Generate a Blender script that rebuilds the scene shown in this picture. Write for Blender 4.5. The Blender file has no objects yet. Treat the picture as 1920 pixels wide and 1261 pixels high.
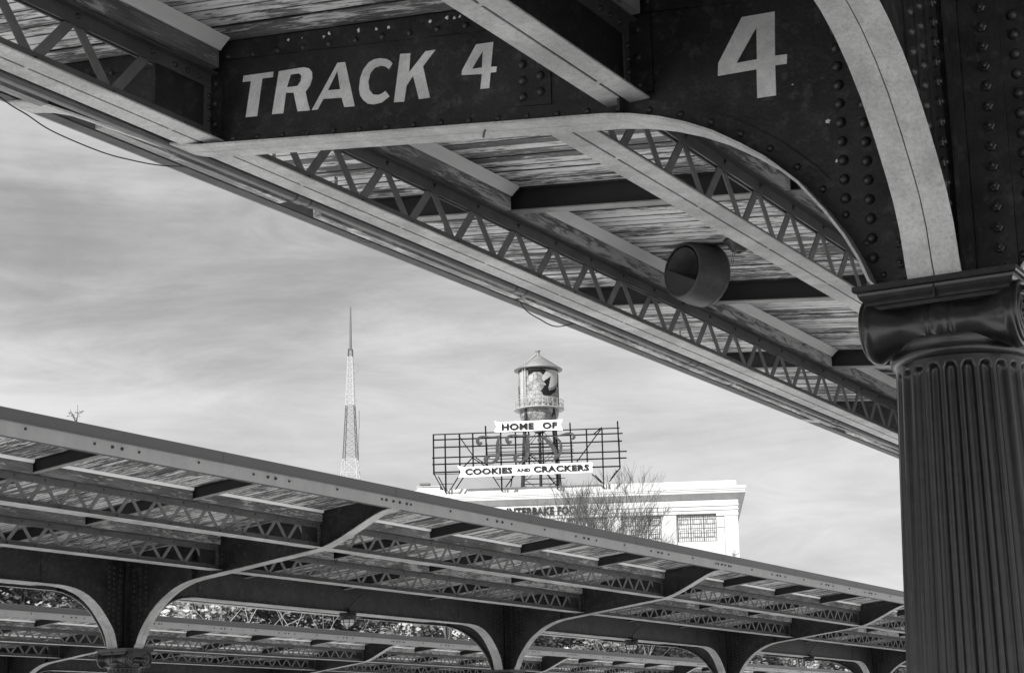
import bpy, math, random
from mathutils import Vector, Matrix
from mathutils.geometry import tessellate_polygon
R = math.radians
C = bpy.context.scene.collection
scene = bpy.context.scene

# ------------------------------------------------------------------ camera
H = 1.6                                   # eye height above the platform
cam = bpy.data.cameras.new('camera'); camo = bpy.data.objects.new('camera', cam); C.objects.link(camo)
cam.sensor_fit = 'HORIZONTAL'; cam.sensor_width = 36.0
cam.lens = 3398.9 / 1920 * 36
cam.clip_start = 0.05; cam.clip_end = 6000
camo.matrix_world = (Matrix.Translation((0, 0, H)) @ Matrix.Rotation(R(29.633), 4, 'Z')
                     @ Matrix.Rotation(R(90 + 12.895), 4, 'X') @ Matrix.Rotation(R(-1.1926), 4, 'Z'))
scene.camera = camo
scene.render.resolution_x = 1024; scene.render.resolution_y = 672
scene.view_settings.view_transform = 'Standard'; scene.view_settings.look = 'None'
scene.view_settings.exposure = 1.0; scene.view_settings.gamma = 1

# ------------------------------------------------------------------ sun and sky
SUN_EL = 36.0
SUN_AZ = 184.0                            # direction towards the sun, degrees clockwise from +Y
sd = Vector((math.sin(R(SUN_AZ)) * math.cos(R(SUN_EL)), math.cos(R(SUN_AZ)) * math.cos(R(SUN_EL)), math.sin(R(SUN_EL))))
sl = bpy.data.lights.new('sun', 'SUN'); sl.energy = 5.0; sl.angle = R(0.53); sl.color = (1, 0.995, 0.985)
so = bpy.data.objects.new('sun', sl); C.objects.link(so)
so.rotation_euler = sd.to_track_quat('Z', 'Y').to_euler()
world = bpy.data.worlds.new('World'); scene.world = world; world.use_nodes = True
nt = world.node_tree; nt.nodes.clear(); N = nt.nodes.new; LK = nt.links.new
def mnode(tree, op, a, b=None, c=None):
    n = tree.nodes.new('ShaderNodeMath'); n.operation = op
    for i, q in enumerate((a, b, c)):
        if q is None: continue
        if isinstance(q, (int, float)): n.inputs[i].default_value = q
        else: tree.links.new(q, n.inputs[i])
    return n.outputs[0]
sky = N('ShaderNodeTexSky'); sky.sky_type = 'NISHITA'; sky.sun_disc = False
sky.sun_elevation = R(SUN_EL); sky.sun_rotation = R(SUN_AZ); sky.air_density = 1.0; sky.dust_density = 1.2; sky.ozone_density = 1.0
bw = N('ShaderNodeRGBToBW'); LK(sky.outputs[0], bw.inputs[0])
tc = N('ShaderNodeTexCoord'); sep = N('ShaderNodeSeparateXYZ'); LK(tc.outputs['Generated'], sep.inputs[0])
def cloud(scale, rot, sx, sz, det, dist, loc, rough=0.58):
    mp = N('ShaderNodeMapping'); LK(tc.outputs['Generated'], mp.inputs[0])
    mp.inputs['Rotation'].default_value = (R(rot[0]), R(rot[1]), 0); mp.inputs['Scale'].default_value = (sx, sx, sz)
    mp.inputs['Location'].default_value = loc
    n = N('ShaderNodeTexNoise'); n.inputs['Scale'].default_value = scale; n.inputs['Detail'].default_value = det
    n.inputs['Roughness'].default_value = rough; n.inputs['Distortion'].default_value = dist
    LK(mp.outputs[0], n.inputs[0]); return n.outputs[0]
n1 = cloud(2.3, (4, 6), 1.0, 3.4, 8, 0.5, (2.3, .7, 1.1))
n2 = cloud(6.5, (-5, 9), 1.0, 5.0, 9, 0.8, (.3, 4.7, 2.1), 0.66)
cl = mnode(nt, 'ADD', mnode(nt, 'MULTIPLY', n1, 0.7), mnode(nt, 'MULTIPLY', n2, 0.3))
# one thicker, darker bank of cloud standing to the left of the mast
def bank(az, el, k_):
    d = Vector((math.sin(R(az)) * math.cos(R(el)), math.cos(R(az)) * math.cos(R(el)), math.sin(R(el))))
    vm = N('ShaderNodeVectorMath'); vm.operation = 'SUBTRACT'; LK(tc.outputs['Generated'], vm.inputs[0]); vm.inputs[1].default_value = d
    vs_ = N('ShaderNodeVectorMath'); vs_.operation = 'MULTIPLY'; LK(vm.outputs[0], vs_.inputs[0]); vs_.inputs[1].default_value = (1, 1, 2.6)
    ln = N('ShaderNodeVectorMath'); ln.operation = 'LENGTH'; LK(vs_.outputs[0], ln.inputs[0])
    m_ = N('ShaderNodeMapRange'); m_.interpolation_type = 'SMOOTHSTEP'; LK(ln.outputs['Value'], m_.inputs[0]); m_.inputs[1].default_value = 0.0; m_.inputs[2].default_value = k_; m_.inputs[3].default_value = 1; m_.inputs[4].default_value = 0
    return m_.outputs[0]
cl = mnode(nt, 'SUBTRACT', cl, mnode(nt, 'MULTIPLY', bank(-41, 15.4, 0.26), 0.10))
cr = N('ShaderNodeMapRange'); cr.interpolation_type = 'SMOOTHSTEP'; LK(cl, cr.inputs[0])
cr.inputs[1].default_value = 0.30; cr.inputs[2].default_value = 0.64; cr.inputs[3].default_value = 0.0; cr.inputs[4].default_value = 1.0
# high thin cloud: brighter veil over the darker clear sky, thicker to the horizon
veil = mnode(nt, 'ADD', mnode(nt, 'MULTIPLY', cr.outputs[0], 4.4), 1.7)
hz = N('ShaderNodeMapRange'); LK(sep.outputs[2], hz.inputs[0])
hz.inputs[1].default_value = 0.0; hz.inputs[2].default_value = 0.42; hz.inputs[3].default_value = 2.9; hz.inputs[4].default_value = 0.0
veil = mnode(nt, 'ADD', veil, hz.outputs[0])
mix = mnode(nt, 'ADD', mnode(nt, 'MULTIPLY', bw.outputs[0], 0.25), mnode(nt, 'MULTIPLY', veil, 0.62))
bgn = N('ShaderNodeBackground'); LK(mix, bgn.inputs[0]); bgn.inputs[1].default_value = 0.072
out = N('ShaderNodeOutputWorld'); LK(bgn.outputs[0], out.inputs[0])

# ------------------------------------------------------------------ materials (all procedural, all neutral: a black-and-white world)
def mat(name, base, rough=0.6, var=0.0, scale=8.0, spec=0.5, metal=0.0, bump=0.0, bscale=60.0, spots=0.0, spot_v=None, coat=0.0, streak=None, speck=0.0):
    m = bpy.data.materials.new(name); m.use_nodes = True; t = m.node_tree
    p = t.nodes['Principled BSDF']; p.inputs['Roughness'].default_value = rough; p.inputs['Metallic'].default_value = metal
    p.inputs['Specular IOR Level'].default_value = spec; p.inputs['Coat Weight'].default_value = coat
    co = t.nodes.new('ShaderNodeNewGeometry').outputs['Position']
    v = base
    if var or spots:
        if streak:
            mp = t.nodes.new('ShaderNodeMapping'); mp.inputs['Scale'].default_value = streak; t.links.new(co, mp.inputs[0]); cs = mp.outputs[0]
        else: cs = co
        n = t.nodes.new('ShaderNodeTexNoise'); n.inputs['Scale'].default_value = scale; n.inputs['Detail'].default_value = 6
        n.inputs['Roughness'].default_value = 0.65; t.links.new(cs, n.inputs[0])
        r = t.nodes.new('ShaderNodeMapRange'); t.links.new(n.outputs[0], r.inputs[0])
        r.inputs[1].default_value = 0.3; r.inputs[2].default_value = 0.7
        r.inputs[3].default_value = base * (1 - var); r.inputs[4].default_value = base * (1 + var)
        v = r.outputs[0]
        if spots:
            n2 = t.nodes.new('ShaderNodeTexNoise'); n2.inputs['Scale'].default_value = scale * 3.1; n2.inputs['Detail'].default_value = 8
            n2.inputs['Roughness'].default_value = 0.75; t.links.new(co, n2.inputs[0])
            r2 = t.nodes.new('ShaderNodeMapRange'); t.links.new(n2.outputs[0], r2.inputs[0]); r2.clamp = True
            r2.inputs[1].default_value = 0.53; r2.inputs[2].default_value = 0.66; r2.inputs[3].default_value = 0; r2.inputs[4].default_value = spots
            mx = t.nodes.new('ShaderNodeMix'); mx.data_type = 'FLOAT'
            t.links.new(r2.outputs[0], mx.inputs[0]); t.links.new(v, mx.inputs[2]); mx.inputs[3].default_value = spot_v
            v = mx.outputs[0]
        if speck:                                           # fine pitting and flecks
            n3 = t.nodes.new('ShaderNodeTexNoise'); n3.inputs['Scale'].default_value = 75; n3.inputs['Detail'].default_value = 4; n3.inputs['Roughness'].default_value = 0.8; t.links.new(co, n3.inputs[0])
            r3 = t.nodes.new('ShaderNodeMapRange'); t.links.new(n3.outputs[0], r3.inputs[0]); r3.inputs[1].default_value = 0.36; r3.inputs[2].default_value = 0.55; r3.inputs[3].default_value = 1 - speck; r3.inputs[4].default_value = 1.0
            n4 = t.nodes.new('ShaderNodeTexNoise'); n4.inputs['Scale'].default_value = 1.6; n4.inputs['Detail'].default_value = 7; n4.inputs['Roughness'].default_value = 0.7; t.links.new(co, n4.inputs[0])
            r4 = t.nodes.new('ShaderNodeMapRange'); t.links.new(n4.outputs[0], r4.inputs[0]); r4.inputs[1].default_value = 0.42; r4.inputs[2].default_value = 0.58; r4.inputs[3].default_value = 0.72; r4.inputs[4].default_value = 1.0
            v = mnode(t, 'MULTIPLY', mnode(t, 'MULTIPLY', v, r3.outputs[0]), r4.outputs[0])
        t.links.new(v, p.inputs['Base Color'])
    else:
        p.inputs['Base Color'].default_value = (v, v, v, 1)
    if bump:
        nb = t.nodes.new('ShaderNodeTexNoise'); nb.inputs['Scale'].default_value = bscale; nb.inputs['Detail'].default_value = 5
        t.links.new(co, nb.inputs[0])
        b = t.nodes.new('ShaderNodeBump'); b.inputs['Strength'].default_value = bump; b.inputs['Distance'].default_value = 0.01
        t.links.new(nb.outputs[0], b.inputs['Height']); t.links.new(b.outputs[0], p.inputs['Normal'])
    return m
M = {}
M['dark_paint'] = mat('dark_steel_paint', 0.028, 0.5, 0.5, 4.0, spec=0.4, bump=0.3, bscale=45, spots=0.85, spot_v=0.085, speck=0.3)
M['flange_bounce_paint'] = mat('worn_flange_bounce', 0.64, 0.6, 0.16, 7.0, bump=0.3, bscale=90, spots=0.6, spot_v=0.42, speck=0.24)  # pale underside: ground bounce put into the colour, with worn speckle
M['leg_paint'] = mat('dark_chord_paint', 0.085, 0.55, 0.3, 4.0, bump=0.2, spots=0.4, spot_v=0.12)
M['bar_paint'] = mat('lattice_bar_paint', 0.15, 0.6, 0.25, 6.0, bump=0.15, bscale=50)
M['fascia_paint'] = mat('fascia_grey_paint', 0.33, 0.5, 0.10, 1.2, spots=0.25, spot_v=0.22, bump=0.1, streak=(3, 3, .6))
M['flashing'] = mat('flashing_sheet', 0.085, 0.45, 0.10, 0.8, bump=0.05, bscale=8)
M['iron'] = mat('glossy_black_iron', 0.010, 0.34, 0.4, 6, spec=0.6, bump=0.2, bscale=18, coat=0.25, spots=0.35, spot_v=0.045)
M['bolt'] = mat('rivet_paint', 0.028, 0.4, 0.3, 20, spec=0.6)
M['rafter'] = mat('rafter_paint', 0.022, 0.6, 0.3, 3)
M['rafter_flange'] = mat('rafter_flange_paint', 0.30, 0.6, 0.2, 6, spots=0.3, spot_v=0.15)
M['cove'] = mat('white_cove_moulding', 0.90, 0.6, 0.10, 9, streak=(1, .1, 1))
M['letter'] = mat('white_lettering_paint', 0.88, 0.55, 0.16, 5, speck=0.15, spots=0.3, spot_v=0.72)
M['concrete'] = mat('platform_concrete', 0.58, 0.85, 0.15, 1.2, bump=0.3, bscale=30)
M['ground'] = mat('pale_gravel_ground', 0.58, 0.9, 0.2, 0.6, bump=0.5, bscale=20)
M['roofing'] = mat('roofing_felt', 0.12, 0.9, 0.2, 1.0)
M['pipe'] = mat('galvanised_conduit', 0.16, 0.4, 0.2, 5, metal=0.3)
M['cable'] = mat('black_cable', 0.02, 0.6)
M['cable_grey'] = mat('grey_cable', 0.12, 0.6)
M['white_stone'] = mat('white_painted_masonry', 0.37, 0.7, 0.12, 0.5, streak=(1, 1, .3))
M['stone_joint'] = mat('masonry_joint', 0.35, 0.8)
M['pane'] = mat('factory_window_glass', 0.42, 0.15, 0.25, 0.5, spec=0.7)  # pale base colour stands in for sky reflected in the glass
M['muntin'] = mat('dark_window_bars', 0.06, 0.5)
M['sign_white'] = mat('white_sign_board', 0.86, 0.6)
M['sign_letter'] = mat('dark_sign_letters', 0.02, 0.8, 0.4, 2, spec=0.05)
M['sign_steel'] = mat('black_sign_steelwork', 0.006, 0.8, spec=0.05)
M['script'] = mat('rusty_script_letters', 0.045, 0.8, 0.5, 3, spec=0.05)
M['tower_dark'] = mat('water_tower_dark_steel', 0.025, 0.8, 0.4, 0.8, spec=0.1)
M['tower_white'] = mat('water_tower_white_steel', 0.26, 0.5, 0.1, 1)
M['mural_and_shade'] = mat('dark_mural_and_shade_paint', 0.008, 0.8, spec=0.1)  # dark mural shapes, and shade painted onto the drum
M['tank_roof'] = mat('water_tower_roof_paint', 0.13, 0.5, 0.25, 0.5)
M['mast_white'] = mat('mast_white_paint', 0.32, 0.5)
M['mast_dark'] = mat('mast_dark_paint', 0.08, 0.5)
M['bark'] = mat('bare_twig_bark', 0.075, 0.9, 0.3, 1)
M['bark_pale'] = mat('pale_trunk_bark', 0.28, 0.9, 0.2, 1)
M['leaf_dark'] = mat('dark_leaves', 0.09, 0.6, 0.6, 1.3)
M['leaf_light'] = mat('pale_leaves', 0.30, 0.5, 0.5, 1.1)
M['plastic'] = mat('dark_weathered_drum', 0.05, 0.5, 0.3, 10, bump=0.1, spots=0.3, spot_v=0.12)
M['mouth'] = mat('drum_mouth_lining', 0.045, 0.6, 0.3, 8)
M['globe'] = mat('frosted_lamp_glass', 0.9, 0.15)
M['bird_lime'] = mat('white_droppings', 0.8, 0.8)

def wood_material(name, paint, bare, board=None, amount=0.5):
    m = bpy.data.materials.new(name); m.use_nodes = True; t = m.node_tree; p = t.nodes['Principled BSDF']
    p.inputs['Roughness'].default_value = 0.8; p.inputs['Specular IOR Level'].default_value = 0.25
    tcn = t.nodes.new('ShaderNodeTexCoord'); oi = t.nodes.new('ShaderNodeObjectInfo'); s = t.nodes.new('ShaderNodeSeparateXYZ')
    t.links.new(tcn.outputs['Object'], s.inputs[0])
    along, across = (s.outputs[0], s.outputs[1]) if board else (s.outputs[1], s.outputs[0])
    seed = mnode(t, 'MULTIPLY', oi.outputs['Random'], 57.0)
    if board:
        bid = mnode(t, 'FLOOR', mnode(t, 'DIVIDE', across, board))
        key = mnode(t, 'ADD', mnode(t, 'MULTIPLY', bid, 0.731), seed)
    else:
        key = seed
    wn = t.nodes.new('ShaderNodeTexWhiteNoise'); wn.noise_dimensions = '1D'; t.links.new(key, wn.inputs['W'])
    def nz(kx, ky, det, rough, wmul, dist=0.0):
        cb = t.nodes.new('ShaderNodeCombineXYZ')
        t.links.new(mnode(t, 'MULTIPLY', along, kx), cb.inputs[0]); t.links.new(mnode(t, 'MULTIPLY', across, ky), cb.inputs[1])
        t.links.new(mnode(t, 'ADD', mnode(t, 'MULTIPLY', s.outputs[2], ky), mnode(t, 'MULTIPLY', key, wmul)), cb.inputs[2])
        n = t.nodes.new('ShaderNodeTexNoise'); n.inputs['Scale'].default_value = 1; n.inputs['Detail'].default_value = det
        n.inputs['Roughness'].default_value = rough; n.inputs['Distortion'].default_value = dist; t.links.new(cb.outputs[0], n.inputs[0]); return n.outputs[0]
    big = nz(1.3, 3.2, 4, 0.65, 0.02)                       # where the paint has survived
    flake = nz(4.6, 34, 7, 0.72, 9.0, 0.6)                 # the ragged edge of the flakes, per board
    grain = nz(5.0, 190, 6, 0.7, 9.0)
    q = mnode(t, 'ADD', mnode(t, 'MULTIPLY', big, 0.55), mnode(t, 'MULTIPLY', flake, 0.75))
    q = mnode(t, 'ADD', q, mnode(t, 'MULTIPLY', mnode(t, 'SUBTRACT', wn.outputs[0], 0.5), 0.16))
    r = t.nodes.new('ShaderNodeMapRange'); t.links.new(q, r.inputs[0]); r.clamp = True
    c0 = 0.80 - 0.3 * amount
    r.inputs[1].default_value = c0 - 0.035; r.inputs[2].default_value = c0 + 0.045; r.inputs[3].default_value = 0; r.inputs[4].default_value = 1
    gr = t.nodes.new('ShaderNodeMapRange'); t.links.new(grain, gr.inputs[0]); gr.inputs[1].default_value = 0.3; gr.inputs[2].default_value = 0.72
    gr.inputs[3].default_value = 0.55; gr.inputs[4].default_value = 1.5
    stain = t.nodes.new('ShaderNodeMapRange'); t.links.new(nz(1.3, 7, 4, 0.6, 3.0), stain.inputs[0]); stain.inputs[1].default_value = 0.35; stain.inputs[2].default_value = 0.65
    stain.inputs[3].default_value = 0.6; stain.inputs[4].default_value = 1.3
    bv = mnode(t, 'MULTIPLY', mnode(t, 'MULTIPLY', gr.outputs[0], bare), stain.outputs[0])
    pv = mnode(t, 'MULTIPLY', mnode(t, 'ADD', mnode(t, 'MULTIPLY', flake, 0.7), 0.6), paint)
    mx = t.nodes.new('ShaderNodeMix'); mx.data_type = 'FLOAT'; t.links.new(r.outputs[0], mx.inputs[0]); t.links.new(bv, mx.inputs[2]); t.links.new(pv, mx.inputs[3])
    colv = mx.outputs[0]
    if board:                                             # the tongue-and-groove joints, darkened along each board edge
        fr_ = mnode(t, 'ABSOLUTE', mnode(t, 'SUBTRACT', mnode(t, 'FRACT', mnode(t, 'DIVIDE', across, board)), 0.5))
        sm = t.nodes.new('ShaderNodeMapRange'); t.links.new(fr_, sm.inputs[0]); sm.clamp = True
        sm.inputs[1].default_value = 0.40; sm.inputs[2].default_value = 0.465; sm.inputs[3].default_value = 1.0; sm.inputs[4].default_value = 0.06
        colv = mnode(t, 'MULTIPLY', colv, sm.outputs[0])
    t.links.new(colv, p.inputs['Base Color'])
    b = t.nodes.new('ShaderNodeBump'); b.inputs['Strength'].default_value = 0.5; b.inputs['Distance'].default_value = 0.004
    t.links.new(mnode(t, 'ADD', grain, r.outputs[0]), b.inputs['Height']); t.links.new(b.outputs[0], p.inputs['Normal'])
    return m
M['boards'] = wood_material('peeling_deck_boards', 0.80, 0.17, board=0.1, amount=0.52)
M['timber'] = wood_material('weathered_timber', 0.45, 0.16, None, amount=0.44)
M['ledger'] = wood_material('weathered_ledger', 0.8, 0.34, None, amount=0.56)

# ------------------------------------------------------------------ mesh helpers
class MB:
    def __init__(s): s.v = []; s.f = []; s.m = []; s.s = []
    def add(s, vs, fs, mi=0, smooth=False):
        o = len(s.v); s.v += [tuple(q) for q in vs]
        for f in fs: s.f.append(tuple(o + i for i in f)); s.m.append(mi); s.s.append(smooth)
    def box(s, x0, x1, y0, y1, z0, z1, mi=0):
        s.add([(x0,y0,z0),(x1,y0,z0),(x1,y1,z0),(x0,y1,z0),(x0,y0,z1),(x1,y0,z1),(x1,y1,z1),(x0,y1,z1)],
              [(0,3,2,1),(4,5,6,7),(0,1,5,4),(1,2,6,5),(2,3,7,6),(3,0,4,7)], mi)
    def hexa(s, p, mi=0):                  # eight corners: bottom four, top four
        s.add(p, [(0,3,2,1),(4,5,6,7),(0,1,5,4),(1,2,6,5),(2,3,7,6),(3,0,4,7)], mi)
    def prism(s, loops, fn, d0, d1, mi=0):  # polygon (outer + holes) extruded from d0 to d1; fn(u, w, d) -> xyz
        tris = tessellate_polygon([[Vector((u, w, 0)) for u, w in lp] for lp in loops])
        flat = [q for lp in loops for q in lp]; n = len(flat)
        vs = [fn(u, w, d0) for u, w in flat] + [fn(u, w, d1) for u, w in flat]
        fs = [tuple(t) for t in tris] + [tuple(n + i for i in reversed(t)) for t in tris]
        o = 0
        for lp in loops:
            k = len(lp)
            for i in range(k):
                j = (i + 1) % k; fs.append((o + i, o + j, n + o + j, n + o + i))
            o += k
        s.add(vs, fs, mi)
    def tube(s, pts, r, seg=8, mi=0, cap=True, smooth=True):
        pts = [Vector(p) for p in pts]; n = len(pts); rs = r if isinstance(r, (list, tuple)) else [r] * n
        up = Vector((0, 0, 1)); vs = []; prev = None
        for i, p in enumerate(pts):
            d = (pts[min(i + 1, n - 1)] - pts[max(i - 1, 0)]).normalized()
            if prev is None:
                a = d.cross(up)
                if a.length < 1e-3: a = d.cross(Vector((1, 0, 0)))
            else: a = prev - d * prev.dot(d)
            a.normalize(); prev = a; b = d.cross(a)
            for k in range(seg):
                t = 2 * math.pi * k / seg; vs.append(p + (a * math.cos(t) + b * math.sin(t)) * rs[i])
        fs = [(i * seg + k, i * seg + (k + 1) % seg, (i + 1) * seg + (k + 1) % seg, (i + 1) * seg + k) for i in range(n - 1) for k in range(seg)]
        s.add(vs, fs, mi, smooth)
        if cap: s.add(vs[:seg], [tuple(range(seg))[::-1]], mi); s.add(vs[-seg:], [tuple(range(seg))], mi)
    def lathe(s, prof, seg=24, mi=0, org=(0, 0, 0), ax=None, smooth=True):   # prof: (radius, height)
        q = Matrix.Identity(3) if ax is None else Vector(ax).normalized().to_track_quat('Z', 'Y').to_matrix()
        o = Vector(org); vs = []
        for r_, h in prof:
            for k in range(seg):
                t = 2 * math.pi * k / seg; vs.append(o + q @ Vector((r_ * math.cos(t), r_ * math.sin(t), h)))
        fs = [(i * seg + k, i * seg + (k + 1) % seg, (i + 1) * seg + (k + 1) % seg, (i + 1) * seg + k) for i in range(len(prof) - 1) for k in range(seg)]
        s.add(vs, fs, mi, smooth)
    def rivet(s, c, ax, r=0.018, mi=0, seg=8):
        s.lathe([(r, 0), (r * .97, r * .25), (r * .72, r * .62), (r * .38, r * .8), (0.001, r * .85)], seg, mi, c, ax)
    def hexbolt(s, c, ax, r=0.02, mi=0):
        s.lathe([(r, 0), (r, r * .7), (r * .8, r * .85), (0.001, r * .86)], 6, mi, c, ax, smooth=False)
        s.lathe([(r * .5, r * .8), (r * .5, r * 1.25), (0.001, r * 1.3)], 6, mi, c, ax)
    def bar(s, p, q, w, d, mi=0, side=(0, 0, 1)):   # rectangular bar from p to q
        p = Vector(p); q = Vector(q); t = (q - p).normalized(); a = t.cross(Vector(side))
        if a.length < 1e-3: a = t.cross(Vector((1, 0, 0)))
        a.normalize(); b = t.cross(a).normalized(); a *= w / 2; b *= d / 2
        s.hexa([p - a - b, p + a - b, p + a + b, p - a + b, q - a - b, q + a - b, q + a + b, q - a + b], mi)
    def build(s, name, mats, parent=None, loc=(0, 0, 0), rz=0.0):
        me = bpy.data.meshes.new(name); me.from_pydata(s.v, [], s.f)
        if not isinstance(mats, (list, tuple)): mats = [mats]
        for m_ in mats: me.materials.append(m_)
        me.polygons.foreach_set('material_index', s.m); me.polygons.foreach_set('use_smooth', s.s); me.update()
        import bmesh
        b = bmesh.new(); b.from_mesh(me); bmesh.ops.recalc_face_normals(b, faces=b.faces); b.to_mesh(me); b.free()
        return put(name, me, parent, loc, rz)
def put(name, me, parent=None, loc=(0, 0, 0), rz=0.0):
    o = bpy.data.objects.new(name, me); C.objects.link(o); o.parent = parent; o.location = loc; o.rotation_euler = (0, 0, rz); return o
def tag(o, label=None, cat=None, group=None, kind=None):
    for k_, v_ in (('label', label), ('category', cat), ('group', group), ('kind', kind)):
        if v_: o[k_] = v_
    return o
def thing(name, loc, label, cat, group=None, rz=0.0):
    o = bpy.data.objects.new(name, None); C.objects.link(o); o.location = loc; o.rotation_euler = (0, 0, rz); o.empty_display_size = 0.3
    return tag(o, label, cat, group)
def copy_tree(o, parent=None):
    c = o.copy(); C.objects.link(c)
    if parent is not None: c.parent = parent
    for ch in [x for x in bpy.data.objects if x.parent == o]: copy_tree(ch, c)
    return c

# ------------------------------------------------------------------ the ground
def sheet(name, x0, x1, y0, y1, z, m):
    b = MB(); b.add([(x0, y0, z), (x1, y0, z), (x1, y1, z), (x0, y1, z)], [(0, 1, 2, 3)]); return tag(b.build(name, m), kind='structure')
sheet('ground', -2500, 2500, -2500, 2500, -1.0, M['ground'])
X0, Y0 = -1.8336, 6.6359                  # the near column
X1, YA = -18.9265, 21.2086
X2, YB = -36.4276, 47.8044
BAY = 11.5
for xc in (X0, X1, X2):
    b = MB(); b.box(xc - 3.6, xc + 3.6, -40, 125, -1.0, 0.0)
    tag(b.build('platform', M['concrete']), kind='structure')

# ------------------------------------------------------------------ canopy parts (measures in metres above the platform)
def zr(a): return 5.06 + 0.104 * (a - 3.62)           # underside of the deck at distance a from the column line
ARM = [(.27,3.262),(.285,3.30),(.31,3.33),(.346,3.425),(.398,3.526),(.472,3.64),(.575,3.774),(.704,3.897),(.81,3.975),(.928,4.052),(1.045,4.111),(1.164,4.158),
       (1.294,4.196),(1.412,4.219),(1.58,4.241),(1.756,4.262),(2.591,4.367),(3.523,4.486),(3.62,4.498),(3.72,4.518),(3.82,4.548),(3.90,4.575),(4.04,4.632),(4.19,4.702),
       (4.33,4.768),(4.49,4.845),(4.65,4.918),(4.77,4.957),(4.85,4.974),(4.925,4.985)]
GIRD_H = [(.27,3.262),(.29,3.31),(.33,3.44),(.384,3.54),(.432,3.60),(.49,3.665),(.56,3.74),(.678,3.85),(.80,3.935),(.93,4.005),(1.05,4.05),(1.2,4.088),(1.36,4.108),(1.55,4.12)]
def offset(prof, d):
    o = []
    for i, p in enumerate(prof):
        a = prof[max(i - 1, 0)]; b = prof[min(i + 1, len(prof) - 1)]
        tx, tz = b[0] - a[0], b[1] - a[1]; l = math.hypot(tx, tz); o.append((p[0] - tz / l * d, p[1] + tx / l * d))
    return o
def along(prof, step, start=0.0, end=1e9):
    out = []; acc = 0.0; nxt = start
    for (a, b) in zip(prof[:-1], prof[1:]):
        l = math.dist(a, b)
        while nxt <= acc + l and nxt <= end:
            t = (nxt - acc) / l; out.append((a[0] + (b[0] - a[0]) * t, a[1] + (b[1] - a[1]) * t)); nxt += step
        acc += l
    return out
def band(b, prof, d, fn, t0, t1, mi=0):                # strip between a profile and its inward offset, from depth t0 to t1
    q = offset(prof, d)
    for i in range(len(prof) - 1):
        p4 = [prof[i], prof[i + 1], q[i + 1], q[i]]
        b.hexa([fn(*c_, t0) for c_ in p4] + [fn(*c_, t1) for c_ in p4], mi)
def pz(a, prof=ARM):
    for p, q in zip(prof[:-1], prof[1:]):
        if p[0] <= a <= q[0]: return p[1] + (q[1] - p[1]) * (a - p[0]) / (q[0] - p[0])
    return 3.262
def bolts_column(b, fn, nrm, zt, prof=ARM):
    # riveted and bolted plates where an arm meets the column head
    for side in (1, -1):
        for (a0, a1, z0, t0, t1) in ((.10, .252, 3.262, .006, .034), (.252, .352, 3.262, .006, .024), (.352, .456, 3.58, .006, .016)):
            za = 3.262 if a0 < .26 else pz(a0, prof) + .02; zb2 = 3.262 if a1 < .26 else pz(a1, prof) + .02
            b.hexa([fn(a0, za, side * t0), fn(a1, zb2, side * t0), fn(a1, zb2, side * t1), fn(a0, za, side * t1),
                    fn(a0, zt(a0) - .13, side * t0), fn(a1, zt(a1) - .13, side * t0), fn(a1, zt(a1) - .13, side * t1), fn(a0, zt(a0) - .13, side * t1)], 0)
        ax = nrm(side)
        z = 3.32
        while z < zt(.2) - .16: b.hexbolt(fn(.19, z, side * .034), ax, .022, 1); z += .08
        z = 3.44
        while z < zt(.3) - .16: b.rivet(fn(.305, z, side * .024), ax, .023, 1); z += .079
        z = 3.70
        while z < zt(.4) - .16: b.rivet(fn(.404, z, side * .016), ax, .023, 1); z += .079
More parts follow.
